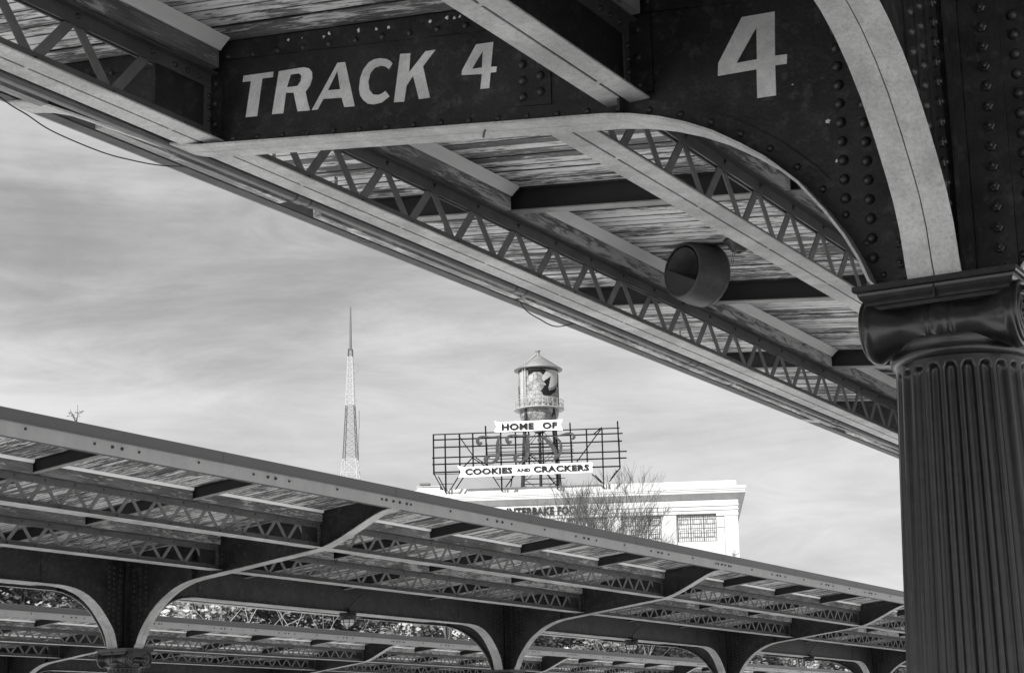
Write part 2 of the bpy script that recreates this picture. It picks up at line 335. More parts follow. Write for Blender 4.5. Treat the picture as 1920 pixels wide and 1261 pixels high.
def make_arm():
    fa = lambda a, z, d: (a, d, z); na = lambda s_: (0, s_, 0)
    b = MB()
    foot = [(0.0, 3.262)] + [(p[0], p[1] + .012) for p in ARM] + [(4.925, zr(4.925) - .006), (0.0, zr(0) - .006)]
    b.prism([foot], fa, -.006, .006, 0)
    inner = offset(ARM, .012)
    rv = along(offset(ARM, .052), .15, .10)
    for side in (1, -1):
        band(b, inner, .085, fa, side * .006, side * .018, 0)
        for p in rv: b.rivet((p[0], side * .018, p[1]), na(side), .0165, 1)
        b.hexa([fa(.46, zr(.46) - .145, side * .006), fa(4.9, zr(4.9) - .145 + .07, side * .006), fa(4.9, zr(4.9) - .075, side * .016), fa(.46, zr(.46) - .145, side * .016),
                fa(.46, zr(.46) - .008, side * .006), fa(4.9, zr(4.9) - .008, side * .006), fa(4.9, zr(4.9) - .008, side * .016), fa(.46, zr(.46) - .008, side * .016)], 0)
        a = .62
        while a < 4.7: b.rivet((a, side * .016, zr(a) - .085), na(side), .0165, 1); a += .152
        # end, middle and splice stiffeners
        for (a0, a1, ro, st) in ((3.535, 3.615, 3.575, .105), (1.215, 1.345, 1.275, .125)):
            zb = lambda q: 4.497 - (3.65 - q) * .127 + .10 if q > 1.6 else 4.315
            b.hexa([fa(a0, zb(a0), side * .006), fa(a1, zb(a1), side * .006), fa(a1, zb(a1), side * .030), fa(a0, zb(a0), side * .030),
                    fa(a0, zr(a0) - .15, side * .006), fa(a1, zr(a1) - .15, side * .006), fa(a1, zr(a1) - .15, side * .030), fa(a0, zr(a0) - .15, side * .030)], 0)
            z = zb(ro) + .035
            while z < zr(ro) - .16: b.rivet((ro, side * .030, z), na(side), .0165, 1); z += st
            b.hexa([fa(a1 - .006, zb(a1) - .085, side * .018), fa(a1 + .006, zb(a1) - .085, side * .018), fa(a1 + .006, zb(a1) - .085, side * .098), fa(a1 - .006, zb(a1) - .085, side * .098),
                    fa(a1 - .006, zr(a1) - .15, side * .018), fa(a1 + .006, zr(a1) - .15, side * .018), fa(a1 + .006, zr(a1) - .15, side * .098), fa(a1 - .006, zr(a1) - .15, side * .098)], 0)
            z = zb(a1) + .02
            while z < zr(a1) - .18: b.rivet((a1 + .006, side * .06, z), (1, 0, 0), .0165, 1); z += st
        b.hexa([fa(1.712, 4.36, side * .006), fa(1.895, 4.383, side * .006), fa(1.895, 4.383, side * .013), fa(1.712, 4.36, side * .013),
                fa(1.712, zr(1.712) - .15, side * .006), fa(1.895, zr(1.895) - .15, side * .006), fa(1.895, zr(1.895) - .15, side * .013), fa(1.712, zr(1.712) - .15, side * .013)], 0)
        for k in range(4):
            b.rivet((1.852, side * .013, 4.42 + .075 * k), na(side), .022, 1); b.rivet((1.762, side * .013, 4.425 + .075 * k), na(side), .022, 1)
    bolts_column(b, fa, na, zr)
    web = b.build('cantilever_arm', [M['dark_paint'], M['bolt']])
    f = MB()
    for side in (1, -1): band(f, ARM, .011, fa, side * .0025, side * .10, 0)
    fl = f.build('bottom_flange', M['flange_bounce_paint'], web)
    return web, fl
def make_girder():
    fg = lambda y, z, d: (d, y, z); ng = lambda s_: (s_, 0, 0)
    prof = GIRD_H + [(BAY - y, z) for y, z in reversed(GIRD_H)]
    top = 4.665
    b = MB()
    b.prism([[(0.0, 3.262)] + [(p[0], p[1] + .012) for p in prof] + [(BAY, 3.262), (BAY, top), (0, top)]], fg, -.006, .006, 0)
    for side in (1, -1):
        band(b, offset(prof, .012), .085, fg, side * .006, side * .018, 0)
        for p in along(offset(prof, .052), .15, .1): b.rivet((side * .018, p[0], p[1]), ng(side), .0165, 1, 6)
        b.box(min(side * .006, side * .016), max(side * .006, side * .016), .46, BAY - .46, top - .14, top - .004, 0)
        b.box(min(side * .006, side * .09), max(side * .006, side * .09), .46, BAY - .46, top, top + .012, 0)
        y = .6
        while y < BAY - .55: b.rivet((side * .016, y, top - .085), ng(side), .0165, 1, 6); y += .15
        for ys in (1.75, BAY - 1.75):
            b.box(min(side * .006, side * .014), max(side * .006, side * .014), ys - .09, ys + .09, 4.225, top - .145, 0)
            for k in range(4):
                for dy in (-.045, .045): b.rivet((side * .014, ys + dy, 4.26 + .075 * k), ng(side), .0165, 1, 6)
    zt = lambda q: top
    bolts_column(b, fg, ng, zt, GIRD_H)
    bolts_column(b, lambda y, z, d: (d, BAY - y, z), ng, zt, GIRD_H)
    g = b.build('longitudinal_girder', [M['dark_paint'], M['bolt']])
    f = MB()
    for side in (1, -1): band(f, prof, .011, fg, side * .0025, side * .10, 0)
    fl = f.build('bottom_flange', M['flange_bounce_paint'], g)
    return g, fl
def make_purlin(plate=.43):
    # two-angle chords with flat lattice bars: runs along y from 0 to BAY, centre line at x = 0, bottom at z = 4.524
    b = MB(); y0, y1 = .02, BAY - .02
    for s in (1, -1):
        xa, xb = sorted((s * .010, s * .020))
        b.box(xa, xb, y0, y1, 4.532, 4.604, 0)                                  # bottom vertical legs
        b.box(xa, xb, y0, y1, 4.815, 4.880, 0)                                  # top vertical legs
        xa, xb = sorted((s * .010, s * .060)); b.box(xa, xb, y0, y1, 4.880, 4.888, 0)
    zb, zt_ = 4.572, 4.855
    n = int((BAY - 2 * plate) / .25)
    ys = [.22 + .5 * k for k in range(24)]
    nodes = []
    y = .22
    k = 0
    while y < BAY:
        nodes.append((y, zb if k % 2 == 0 else zt_)); y += .25; k += 1
    for (p, q) in zip(nodes[:-1], nodes[1:]):
        if max(p[0], q[0]) < plate + .1 or min(p[0], q[0]) > BAY - plate - .1: continue
        up = q[1] > p[1]
        b.bar((.004 if up else -.004, p[0], p[1]), (.004 if up else -.004, q[0], q[1]), .007, .052, 1, side=(0, -(q[1] - p[1]), q[0] - p[0]))
    for (y, z) in nodes:
        if y < .1 or y > BAY - .1: continue
        for s in (1, -1):
            b.rivet((s * .020, y, z + (.004 if z > 4.7 else -.002)), (s, 0, 0), .0155, 2, 7)
    for (ya, yb) in ((.0, plate), (BAY - plate, BAY)):
        b.box(-.009, .009, ya, yb, 4.56, 4.87, 3)
        m_ = ya if ya == 0 else BAY
        sg_ = 1 if ya == 0 else -1
        for s in (1, -1):
            xa, xb = sorted((s * .009, s * .019))
            yy = sorted((m_ + sg_ * .01, m_ + sg_ * .075)); b.box(xa, xb, yy[0], yy[1], 4.606, 4.813, 0)
            for kk in range(3): b.rivet((s * .019, m_ + sg_ * .045, 4.65 + kk * .06), (s, 0, 0), .0155, 2, 7)
            for kk in range(3): b.rivet((s * .020, m_ + sg_ * (.12 + kk * .09), 4.85), (s, 0, 0), .0155, 2, 7)
    o = b.build('lattice_purlin', [M['leg_paint'], M['bar_paint'], M['bolt'], M['dark_paint']])
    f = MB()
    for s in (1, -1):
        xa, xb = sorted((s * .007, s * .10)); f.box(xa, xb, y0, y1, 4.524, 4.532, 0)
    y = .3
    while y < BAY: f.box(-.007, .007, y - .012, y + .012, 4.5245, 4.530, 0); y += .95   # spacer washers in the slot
    fl = f.build('bottom_flange', M['flange_bounce_paint'], o)
    return o, fl
def make_rafter():
    b = MB()
    def sl(a0, a1, y0, y1, d0, d1, mi=0):
        b.hexa([(a0, y0, zr(a0) + d0), (a1, y0, zr(a1) + d0), (a1, y1, zr(a1) + d0), (a0, y1, zr(a0) + d0),
                (a0, y0, zr(a0) + d1), (a1, y0, zr(a1) + d1), (a1, y1, zr(a1) + d1), (a0, y1, zr(a0) + d1)], mi)
    sl(0.02, 4.87, -.005, .005, -.146, -.012)
    sl(0.02, 4.87, -.045, .045, -.156, -.147, 1)
    sl(0.02, 4.87, -.045, .045, -.011, -.004)
    return b.build('rafter', [M['rafter'], M['rafter_flange']])
def make_timber():
    b = MB(); st = BAY / 4
    for k in range(4):
        a, c_ = k * st + .06, (k + 1) * st - .06
        b.box(-.09, .09, a, c_, 4.897, 4.995, 0)
        b.box(-.085, .085, a, c_, 4.9955, 5.048, 0)
    o = b.build('timber_nailer', M['timber'])
    m = MB()
    for k in range(4):
        a, c_ = k * st + .055, (k + 1) * st - .055
        for s, h in ((1, .010), (-1, -.010)):
            m.prism([[(s * .0915, 4.988), (s * .099, 4.988), (s * .104, 4.997), (s * .150, 5.036), (s * .155, 5.052 + h), (s * .0915, 5.052 + h)]] if s < 0 else [[(.0915, 5.022), (.100, 5.024), (.108, 5.036), (.112, 5.062), (.0915, 5.062)]], lambda u, w, d: (u, d, w), a, c_, 0)
    mo = m.build('cove_moulding', M['cove'], o)
    return o, mo
def make_deck(seed):
    rnd = random.Random(seed); b = MB(); y = 0.0; a0, a1 = 0.0, 4.90
    prof = []
    while y < BAY - 1e-6:
        d = rnd.uniform(-.003, .003)
        prof += [(y + .0015, .006), (y + .005, d), (y + .095, d + rnd.uniform(-.0015, .0015)), (y + .0985, .006)]
        y += .1
    vs = []
    for (yy, d) in prof: vs += [(a0, yy, zr(a0) + d), (a1, yy, zr(a1) + d)]
    n = len(prof)
    b.add(vs, [(2 * i, 2 * i + 1, 2 * i + 3, 2 * i + 2) for i in range(n - 1)], 0)
    b.hexa([(a0, 0, zr(a0) + .012), (a1, 0, zr(a1) + .012), (a1, BAY, zr(a1) + .012), (a0, BAY, zr(a0) + .012),
            (a0, 0, zr(a0) + .05), (a1, 0, zr(a1) + .05), (a1, BAY, zr(a1) + .05), (a0, BAY, zr(a0) + .05)], 1)
    return b.build('roof_deck', [M['boards'], M['roofing']])
def make_fascia():
    b = MB(); a = 4.936
    b.box(a - .010, a, .003, BAY - .003, 4.990, 5.158, 0)
    b.box(a - .085, a - .0105, .003, BAY - .003, 4.990, 4.999, 2)
    b.box(a - .085, a - .0105, .003, BAY - .003, 5.118, 5.126, 0)
    st = BAY / 4
    for k in range(5):
        y = k * st
        for dy in ((-.37, -.20 + .12, .08, .37) if 0 < k < 4 else (-.37, -.26, -.08, .08, .26, .37)):
            if 0 < y + dy < BAY: b.hexbolt((a, y + dy, 5.085), (1, 0, 0), .017 if abs(dy) > .3 else .021, 1)
        if k < 4: b.hexbolt((a, y + st / 2, 5.10), (1, 0, 0), .017, 1)
    # rust runs under the bolts have a shape of their own: thin pale streaks
    return b.build('fascia_channel', [M['fascia_paint'], M['bolt'], M['leg_paint']])
def make_flashing():
    b = MB(); L_ = BAY / 3
    b.prism([[(4.9375, 5.150), (4.953, 5.150), (4.958, 5.158), (4.950, 5.170), (4.950, 5.288), (4.93, 5.295), (4.80, 5.268), (4.80, 5.255), (4.9375, 5.28)]], lambda u, w, d: (u, d, w), .004, L_ - .004, 0)
    b.prism([[(4.951, 5.152), (4.961, 5.152), (4.961, 5.158), (4.953, 5.172), (4.953, 5.290), (4.951, 5.290)]], lambda u, w, d: (u, d, w), -.022, .022, 0)
    return b.build('roof_flashing', M['flashing'])
def make_column():
    # fluted shaft; the capital and the riveted head are its children
    N_, K = 24, 14; b = MB()
    zc_, hr = 2.912, .040
    rows = [(.30, .318), (.33, .312), (.36, .310), (1.0, .300), (1.6, .287), (2.2, .268), (2.6, .255), (2.88, .2455)] + [(2.895 + .0057 * i, .2445 - .0001 * i) for i in range(12)] + [(2.985, .243)]
    vs = []
    for z, r in rows:
        fr_ = 1.0 if z <= zc_ else math.sqrt(max(0.0, 1 - ((z - zc_) / hr) ** 2))
        if z < .34: fr_ = 0.0 if z < .32 else .7
        for i in range(N_):
            for k in range(K):
                t = k / K; th = 2 * math.pi * (i + t) / N_; q = abs(t - .39) / .39
                dep = .026 * math.sqrt(max(0, 1 - (q / max(fr_, .001)) ** 2)) * min(1, fr_ * 1.3) if t < .78 and q < fr_ else 0
                vs.append(((r - dep) * math.cos(th), (r - dep) * math.sin(th), z))
    n = N_ * K
    b.add(vs, [(i * n + k, i * n + (k + 1) % n, (i + 1) * n + (k + 1) % n, (i + 1) * n + k) for i in range(len(rows) - 1) for k in range(n)], 0, True)
    b.lathe([(.318, .30), (.335, .22)], 40)
    b.lathe([(.335, .22), (.37, .21), (.39, .17), (.37, .13), (.345, .12), (.35, .10), (.40, .09), (.42, .05), (.40, .012), (.40, .0)], 40, 0)
    b.box(-.44, .44, -.44, .44, -.0, .06)
    col = b.build('column', M['iron'])
    c_ = MB()
    # neck ring, echinus
    c_.lathe([(.236, 2.975), (.243, 2.975), (.256, 2.982), (.262, 2.995), (.262, 3.008), (.256, 3.018), (.262, 3.03), (.262, 3.055), (.250, 3.09), (.22, 3.14), (.20, 3.16)], 48, 0)
    # two bolsters (pulvini), axis along x, on the y faces
    for s in (1, -1):
        hf = [(.008, .287), (.072, .287), (.084, .284), (.114, .283), (.121, .277), (.122, .250), (.117, .243), (.106, .222), (.090, .19), (.081, .16), (.078, .135), (.082, .10), (.088, .062),
                (.091, .056), (.096, .050), (.091, .042), (.087, .036), (.092, .028), (.098, .016)]
        prof = [(r_, -x_) for r_, x_ in hf] + [(.100, 0)] + hf[::-1]
        c_.lathe(prof, 40, 0, (0, s * .180, 3.106), (1, 0, 0))
        for e in (1, -1):                                   # spiral ridge on each volute face
            pts = []; rs = []
            for i in range(64):
                t = i / 63; ang = t * 2 * math.pi * 2.6 + math.pi / 2; rr = .104 * (1 - t) ** .9 + .012
                pts.append((e * .2855, s * .180 + s * -rr * math.cos(ang) * 1, 3.106 + rr * math.sin(ang))); rs.append(.011 * (1 - .55 * t))
            c_.tube(pts, rs, 6)
            c_.rivet((e * .285, s * .180, 3.106), (e, 0, 0), .02, 0)
    # eggs between the volutes on the x faces, and the canalis band above them
    for e in (1, -1):
        c_.box(min(e * .20, e * .285), max(e * .20, e * .285), -.19, .19, 3.135, 3.222)
        for k in range(-2, 3):
            c_.lathe([(.001, -.042), (.018, -.034), (.026, -.012), (.026, .012), (.016, .034), (.001, .04)], 12, 0, (e * .283, k * .052, 3.085), (e * .35, 0, 1))
            c_.bar((e * .268, k * .052 + .026, 3.12), (e * .288, k * .052 + .026, 3.05), .008, .02)
        c_.bar((e * .286, -.17, 3.15), (e * .286, .17, 3.15), .02, .016); c_.bar((e * .288, -.17, 3.205), (e * .288, .17, 3.205), .02, .018)
    # square moulded abacus
    pr = [(.235, 3.165), (.262, 3.172), (.262, 3.186), (.268, 3.190), (.272, 3.200), (.284, 3.214), (.290, 3.226), (.292, 3.236), (.303, 3.240), (.306, 3.246), (.306, 3.262)]
    vs = []
    for h_, z in pr: vs += [(-h_, -h_, z), (h_, -h_, z), (h_, h_, z), (-h_, h_, z)]
    c_.add(vs, [(i * 4 + k, i * 4 + (k + 1) % 4, (i + 1) * 4 + (k + 1) % 4, (i + 1) * 4 + k) for i in range(len(pr) - 1) for k in range(4)], 0)
    c_.add(vs[-4:], [(0, 1, 2, 3)], 0)
    for e in (1, -1): c_.box(-.003, .003, min(e * .262, e * .294), max(e * .262, e * .294), 3.188, 3.236)
    c_.build('ionic_capital', M['iron'], col)
    h = MB()
    h.box(-.055, .055, -.055, .055, 3.2625, 4.64)
    for sx in (1, -1):
        for sy in (1, -1):
            h.box(min(sx * .055, sx * .066), max(sx * .055, sx * .066), min(sy * .04, sy * .099), max(sy * .04, sy * .099), 3.264, 4.63)
            h.box(min(sx * .066, sx * .099), max(sx * .066, sx * .099), min(sy * .04, sy * .055), max(sy * .04, sy * .055), 3.264, 4.63)
    h.build('riveted_column_head', M['dark_paint'], col)
    return col

arm0, armf0 = make_arm(); gir0, girf0 = make_girder(); pur0, purf0 = make_purlin(); raf0 = make_rafter()
tim0, timm0 = make_timber(); decks = [make_deck(s) for s in range(3)]; fas0 = make_fascia(); fla0 = make_flashing(); col0 = make_column()
purn, purnf = make_purlin(1.75)
first = {}
def use(proto, parent, loc, rz=0.0):                    # first use moves the prototype itself, later uses copy it and its children
    if proto.name not in first: o = proto; first[proto.name] = 1
    else: o = copy_tree(proto)
    o.parent = parent; o.location = loc; o.rotation_euler = (0, 0, rz); return o
PI = math.pi
def canopy(x, y, z, k0, k1, label, near=False):
    root = thing('platform_canopy', (x, y, z), label, 'canopy', 'butterfly roofs over the platforms')
    rnd = random.Random(int(x * 7)); near_arm = None
    for k in range(k0, k1 + 1):
        use(col0, root, (0, k * BAY, 0))
        for w in (0, 1):
            a = use(arm0, root, (0, k * BAY, 0), w * PI)
            if near and k == 0 and w == 1: near_arm = a
        if k == k1: continue
        use(gir0, root, (0, k * BAY, 0))
        for w in (0, 1):
            yb = (k + w) * BAY; sg_ = 1 if w == 0 else -1
            use(decks[rnd.randrange(3)], root, (0, yb, 0), w * PI)
            use(fas0, root, (0, yb, 0), w * PI)
            for j in range(3): use(fla0, root, (0, yb + sg_ * (j * BAY / 3), 0), w * PI)
            for j in (1, 2, 3): use(raf0, root, (0, yb + sg_ * j * BAY / 4, 0), w * PI)
            use(pur0, root, (sg_ * 3.62, yb, 0), w * PI)
            special = near and k == -1 and w == 1
            a2 = 1.335 if special else 1.775
            use(purn if special else pur0, root, (sg_ * a2, yb, -.104 * (3.62 - a2)), w * PI)
            use(tim0, root, (sg_ * 3.62, yb, 0), w * PI)
            use(tim0, root, (sg_ * a2, yb, -.104 * (3.62 - a2)), w * PI)
    return root, near_arm
near, near_arm = canopy(X0, Y0, 0, -2, 4, 'nearest dark steel butterfly canopy lettered TRACK 4, seen from below at upper right', True)
mid, _ = canopy(X1, YA, -.0286, -3, 4, 'second butterfly canopy with grey fascia across the tracks, three caged lamps hanging under it')
far, _ = canopy(X2, YB, -.069, -3, 6, 'farthest low butterfly canopy along the bottom of the photo, in front of the trees')
GRID_NOTE = None

# ------------------------------------------------------------------ lettering painted on the near arm
GL={
'T': [[(3.4166, 4.8483), (3.2356, 4.8313), (3.2374, 4.8043), (3.302, 4.8105), (3.3307, 4.623), (3.4011, 4.6314), (3.3713, 4.8112), (3.4226, 4.8173)]] ,
'R': [[(3.2023, 4.8261), (3.1332, 4.8215), (3.054, 4.8156), (3.0225, 4.8026), (3.0046, 4.7799), (3.0034, 4.7481), (3.0168, 4.7149), (3.0427, 4.6897), (3.032, 4.6418), (3.016, 4.5894), (3.0892, 4.5995), (3.1131, 4.6987), (3.1586, 4.708), (3.1735, 4.6064), (3.2416, 4.6153)], [(3.1308, 4.7947), (3.0822, 4.7908), (3.0674, 4.775), (3.0714, 4.7488), (3.0902, 4.7283), (3.1536, 4.7342)]] ,
'A': [[(2.8567, 4.796), (2.8126, 4.7902), (2.7579, 4.5591), (2.8176, 4.5667), (2.8329, 4.6166), (2.9386, 4.6318), (2.9714, 4.585), (3.0057, 4.5891)], [(2.8576, 4.7551), (2.8411, 4.6608), (2.9129, 4.6694)]] ,
'C': [[(2.5445, 4.7266), (2.5592, 4.743), (2.579, 4.756), (2.6188, 4.7681), (2.6488, 4.7684), (2.6789, 4.7598), (2.7092, 4.7308), (2.7274, 4.6904), (2.7336, 4.6387), (2.7276, 4.6067), (2.7095, 4.5793), (2.6846, 4.5567), (2.6496, 4.5461), (2.6049, 4.5468), (2.5623, 4.5677), (2.5848, 4.5994), (2.6047, 4.5904), (2.6246, 4.5874), (2.6544, 4.5961), (2.6743, 4.6221), (2.6812, 4.6631), (2.6691, 4.7047), (2.6439, 4.7258), (2.609, 4.729), (2.5842, 4.7193), (2.5644, 4.7019)]] ,
'K': [[(2.5018, 4.764), (2.4459, 4.7545), (2.4535, 4.6636), (2.3632, 4.747), (2.3091, 4.7422), (2.3775, 4.6762), (2.3417, 4.5169), (2.4014, 4.5221), (2.4323, 4.6418), (2.4678, 4.6014), (2.4821, 4.5263), (2.5389, 4.5343)]] ,
'4': [[(2.092, 4.7212), (2.0015, 4.7131), (2.016, 4.5974), (1.9858, 4.5926), (1.9899, 4.5669), (2.0184, 4.5701), (2.0272, 4.4987), (2.074, 4.5039), (2.0641, 4.573), (2.1709, 4.5905), (2.168, 4.6129)], [(2.0571, 4.6816), (2.0635, 4.6036), (2.1156, 4.609)]] ,
'B4': [[(0.8043, 4.5593), (0.6586, 4.5511), (0.6678, 4.359), (0.6153, 4.3546), (0.6192, 4.3138), (0.6694, 4.3175), (0.6728, 4.188), (0.755, 4.1931), (0.7514, 4.3179), (0.9243, 4.3246), (0.9199, 4.3796)], [(0.7424, 4.4995), (0.7475, 4.3606), (0.8383, 4.3637)]] ,
}

def letters(name, keys):
    for k in keys:
        b = MB(); b.prism([[(u, w) for u, w in lp] for lp in GL[k]], lambda u, w, d: (u, d, w), .0066, .0085); b.build(name, M['letter'], near_arm)
letters('painted_letter', ['T', 'R', 'A', 'C', 'K']); letters('painted_numeral', ['4', 'B4'])
b = MB(); b.tube([(2.035, .02, 4.32), (2.045, .03, 4.285), (2.05, .03, 4.262)], .006, 6); b.tube([(2.075, .0, 4.318), (2.05, .02, 4.322), (2.03, .03, 4.31)], .008, 6)
b.build('hook', M['pipe'], near_arm)

# bird droppings on the near arm's ledge
rnd = random.Random(5)
def dropping(a, y, z, r_):
    b = MB(); n = 11; rim = [(a + r_ * (1 + .45 * rnd.uniform(-1, 1)) * math.cos(2 * PI * i / n), y, z + r_ * (1 + .5 * rnd.uniform(-1, 1)) * math.sin(2 * PI * i / n)) for i in range(n)]
    b.add(rim + [(a, y + .003, z)], [(i, (i + 1) % n, n) for i in range(n)]); b.build('dropping', M['bird_lime'], near_arm)
for a, z in ((3.14, 4.93), (3.06, 4.935), (2.93, 4.945), (2.90, 4.945), (2.73, 4.955), (2.56, 4.96), (2.33, 4.94), (2.2, 4.93), (2.17, 4.935), (2.63, 4.955), (2.24, 4.935)):
    dropping(a, .0165, zr(a) - .04 + rnd.uniform(-.006, .006), rnd.uniform(.003, .009))
for a, z, r_ in ((.455, 4.03, .010), (.31, 4.00, .008), (.43, 3.86, .006), (.60, 4.22, .004)): dropping(a, .0185 if a < .456 else .0065, z, r_)

# ------------------------------------------------------------------ conduit and ledger along the near canopy's outer wing
b = MB()
def NP(a, y, z): return (X0 - a, Y0 + y, z)
b.tube([NP(3.825, -12, 4.56), NP(3.825, 40, 4.56)], .031, 12)
for y in (-2.0, .95, 3.35, 6.1, 9.3, 12.5, 16):
    b.tube([NP(3.825, y, 4.56), NP(3.825, y + .07, 4.56)], .038, 12); b.tube([NP(3.825, y + .13, 4.56), NP(3.825, y + .16, 4.56)], .036, 12)
for y in (-1.2, 1.5, 2.5, 4.4, 6.9, 10.4, 13.2, 17):
    b.bar(NP(3.72, y, 4.604), NP(3.86, y, 4.604), .03, .008); b.bar(NP(3.72, y, 4.53), NP(3.72, y, 4.612), .03, .008)
tag(b.build('conduit', M['pipe']), 'long round metal conduit clipped along the outer lattice purlin of the TRACK 4 canopy', 'conduit')
b = MB()
def cable(pts, r, nm, m_, lab):
    c_ = MB(); q = []
    P = [Vector(NP(*p)) for p in pts]
    P2 = [P[0] * 2 - P[1]] + P + [P[-1] * 2 - P[-2]]
    for i in range(1, len(P2) - 2):
        for j in range(8):
            t = j / 8; a, b_, c2, d = P2[i - 1:i + 3]
            q.append(.5 * ((2 * b_) + (c2 - a) * t + (2 * a - 5 * b_ + 4 * c2 - d) * t * t + (3 * b_ - a - 3 * c2 + d) * t ** 3))
    q.append(P[-1]); c_.tube(q, r, 6)
    tag(c_.build(nm, m_), lab, 'cable', 'loose cables under the roof edge')
cable([(4.6, -.75, 4.95), (4.6, -.433, 4.835), (4.6, -.266, 4.804), (4.6, -.074, 4.769), (4.6, .286, 4.761), (4.6, .537, 4.783), (4.6, .756, 4.816), (4.6, .982, 4.872), (4.6, 1.193, 4.934)], .0035, 'hanging_cable', M['cable'], 'longest black cable sagging against the sky left of the TRACK 4 arm')
cable([(4.6, 1.193, 4.936), (4.6, 1.415, 4.883), (4.6, 1.619, 4.868), (4.6, 1.8, 4.93)], .0035, 'hanging_cable', M['cable_grey'], 'short grey cable running along the fascia just right of the longest cable')
cable([(4.7, 2.70, 4.99), (4.7, 2.781, 4.961), (4.7, 2.836, 4.906), (4.7, 2.948, 4.903), (4.7, 3.087, 4.947), (4.7, 3.17, 4.989)], .0035, 'hanging_cable', M['cable_grey'], 'small looped cable hanging from the ledger, second from the left end')
cable([(4.7, 4.85, 5.01), (4.7, 4.905, 4.976), (4.7, 5.064, 4.876), (4.7, 5.271, 4.846), (4.7, 5.572, 4.841), (4.7, 6.031, 4.982)], .0045, 'hanging_cable', M['cable'], 'thin dark cable loop sagging below the fascia above the water tower')

# weathered boards fixed under the roof edge between the arms
b = MB()
for (ya, yb) in ((-11.3, -.25), (.16, 1.75), (2.10, 4.6), (4.66, 8.5), (8.58, 11.3), (11.7, 22.8)):
    b.box(-4.53, -4.47, ya, yb, 4.838, 4.912)
    y = ya + .2
    while y < yb: b.bar((-4.50, y, 4.905), (-4.50, y, zr(4.5) - .004), .03, .006); y += 1.3
tag(b.build('ledger_board', M['ledger'], near))

# ------------------------------------------------------------------ drum-shaped loudspeaker under the near roof
sc = Vector(NP(3.10, 4.45, 4.805)); view = (Vector((0, 0, H)) - sc).normalized()
right = Vector((0.869, 0.494, 0))
fr = (view * .60 + (-right * .88 + Vector((0, 0, 1)) * .24) * .80).normalized()
up = (Vector((0, 0, 1)) * .80 + right * .66); up = (up - fr * up.dot(fr)).normalized(); sdv = up.cross(fr).normalized()
sp = thing('loudspeaker', sc, 'dark drum-shaped loudspeaker with a wedge mouth hanging under the wooden roof', 'loudspeaker')
def LP(u, w, d): return tuple(sdv * u + up * w + fr * d)
Rr = .195
ring = lambda r_, d_, n=36: [LP(r_ * 1.05 * math.cos(2 * PI * i / n), r_ * 1.07 * math.sin(2 * PI * i / n), d_) for i in range(n)]
b = MB(); vs = []
prof = [(.001, -.30), (.10, -.295), (.165, -.275), (.198, -.24), (.208, -.20), (.206, -.12), (.190, -.02), (.180, .012), (.170, .022), (.160, .018)]
for r_, d_ in prof: vs += ring(r_, d_)
b.add(vs, [(i * 36 + k, i * 36 + (k + 1) % 36, (i + 1) * 36 + (k + 1) % 36, (i + 1) * 36 + k) for i in range(len(prof) - 1) for k in range(36)], 0, True)
b.tube([Vector(p) for p in ring(.207, -.205)] + [Vector(ring(.207, -.205)[0])], .004, 5)
b.build('speaker_drum', M['plastic'], sp)
b = MB()
ch = -.035                                                 # chord of the mouth
arc = lambda r_, n=26, c=ch: [(r_ * math.cos(t), r_ * math.sin(t)) for t in [math.asin(c / r_) + (PI - 2 * math.asin(c / r_)) * i / n for i in range(n + 1)]]
low = lambda r_, n=20, c=ch: [(r_ * math.cos(t), r_ * math.sin(t)) for t in [PI - math.asin(c / r_) + (PI + 2 * math.asin(c / r_)) * i / n for i in range(n + 1)]]
b.prism([low(.170)], LP, .004, .017)
up_ = arc(.158); back = [(x * .5 + .02, ch + (y - ch) * .5 + .015) for x, y in up_]
n = len(up_)
b.add([LP(x, y, .017) for x, y in up_] + [LP(x, y, -.11) for x, y in back], [(i, (i + 1) % n, n + (i + 1) % n, n + i) for i in range(n)], 0)
b.add([LP(x, y, -.11) for x, y in back], [tuple(range(n))], 0)
b.rivet(LP(.03, .03, -.108), tuple(fr), .012)
b.build('speaker_mouth', M['mouth'], sp)
b = MB()
tp = Vector((0, 0, 1)) * .165 + right * .10 + view * -.14
mt = Vector(NP(2.70, 4.48, zr(2.70))) - sc
b.tube([tp - Vector((0, 0, .06)), tp + (mt - tp) * .35, tp + (mt - tp) * .9], .011, 8)
b.tube([tp - Vector((0, 0, .02)), tp + Vector((0, 0, .03))], .022, 10)
b.lathe([(.02, -.085), (.045, -.08), (.065, -.06), (.075, -.03), (.10, -.02), (.105, -.002), (.001, 0)], 20, 0, tuple(mt), (0, 0, 1))
b.build('ceiling_mount', M['plastic'], sp)
b = MB()
for dx in (0, .014): b.tube([Vector(NP(2.625 + dx, 4.3, zr(2.62) - .005)) - sc, Vector(NP(2.69 + dx, 4.33, 4.75)) - sc], .002, 5)
b.build('hanging_wire', M['cable'], sp)

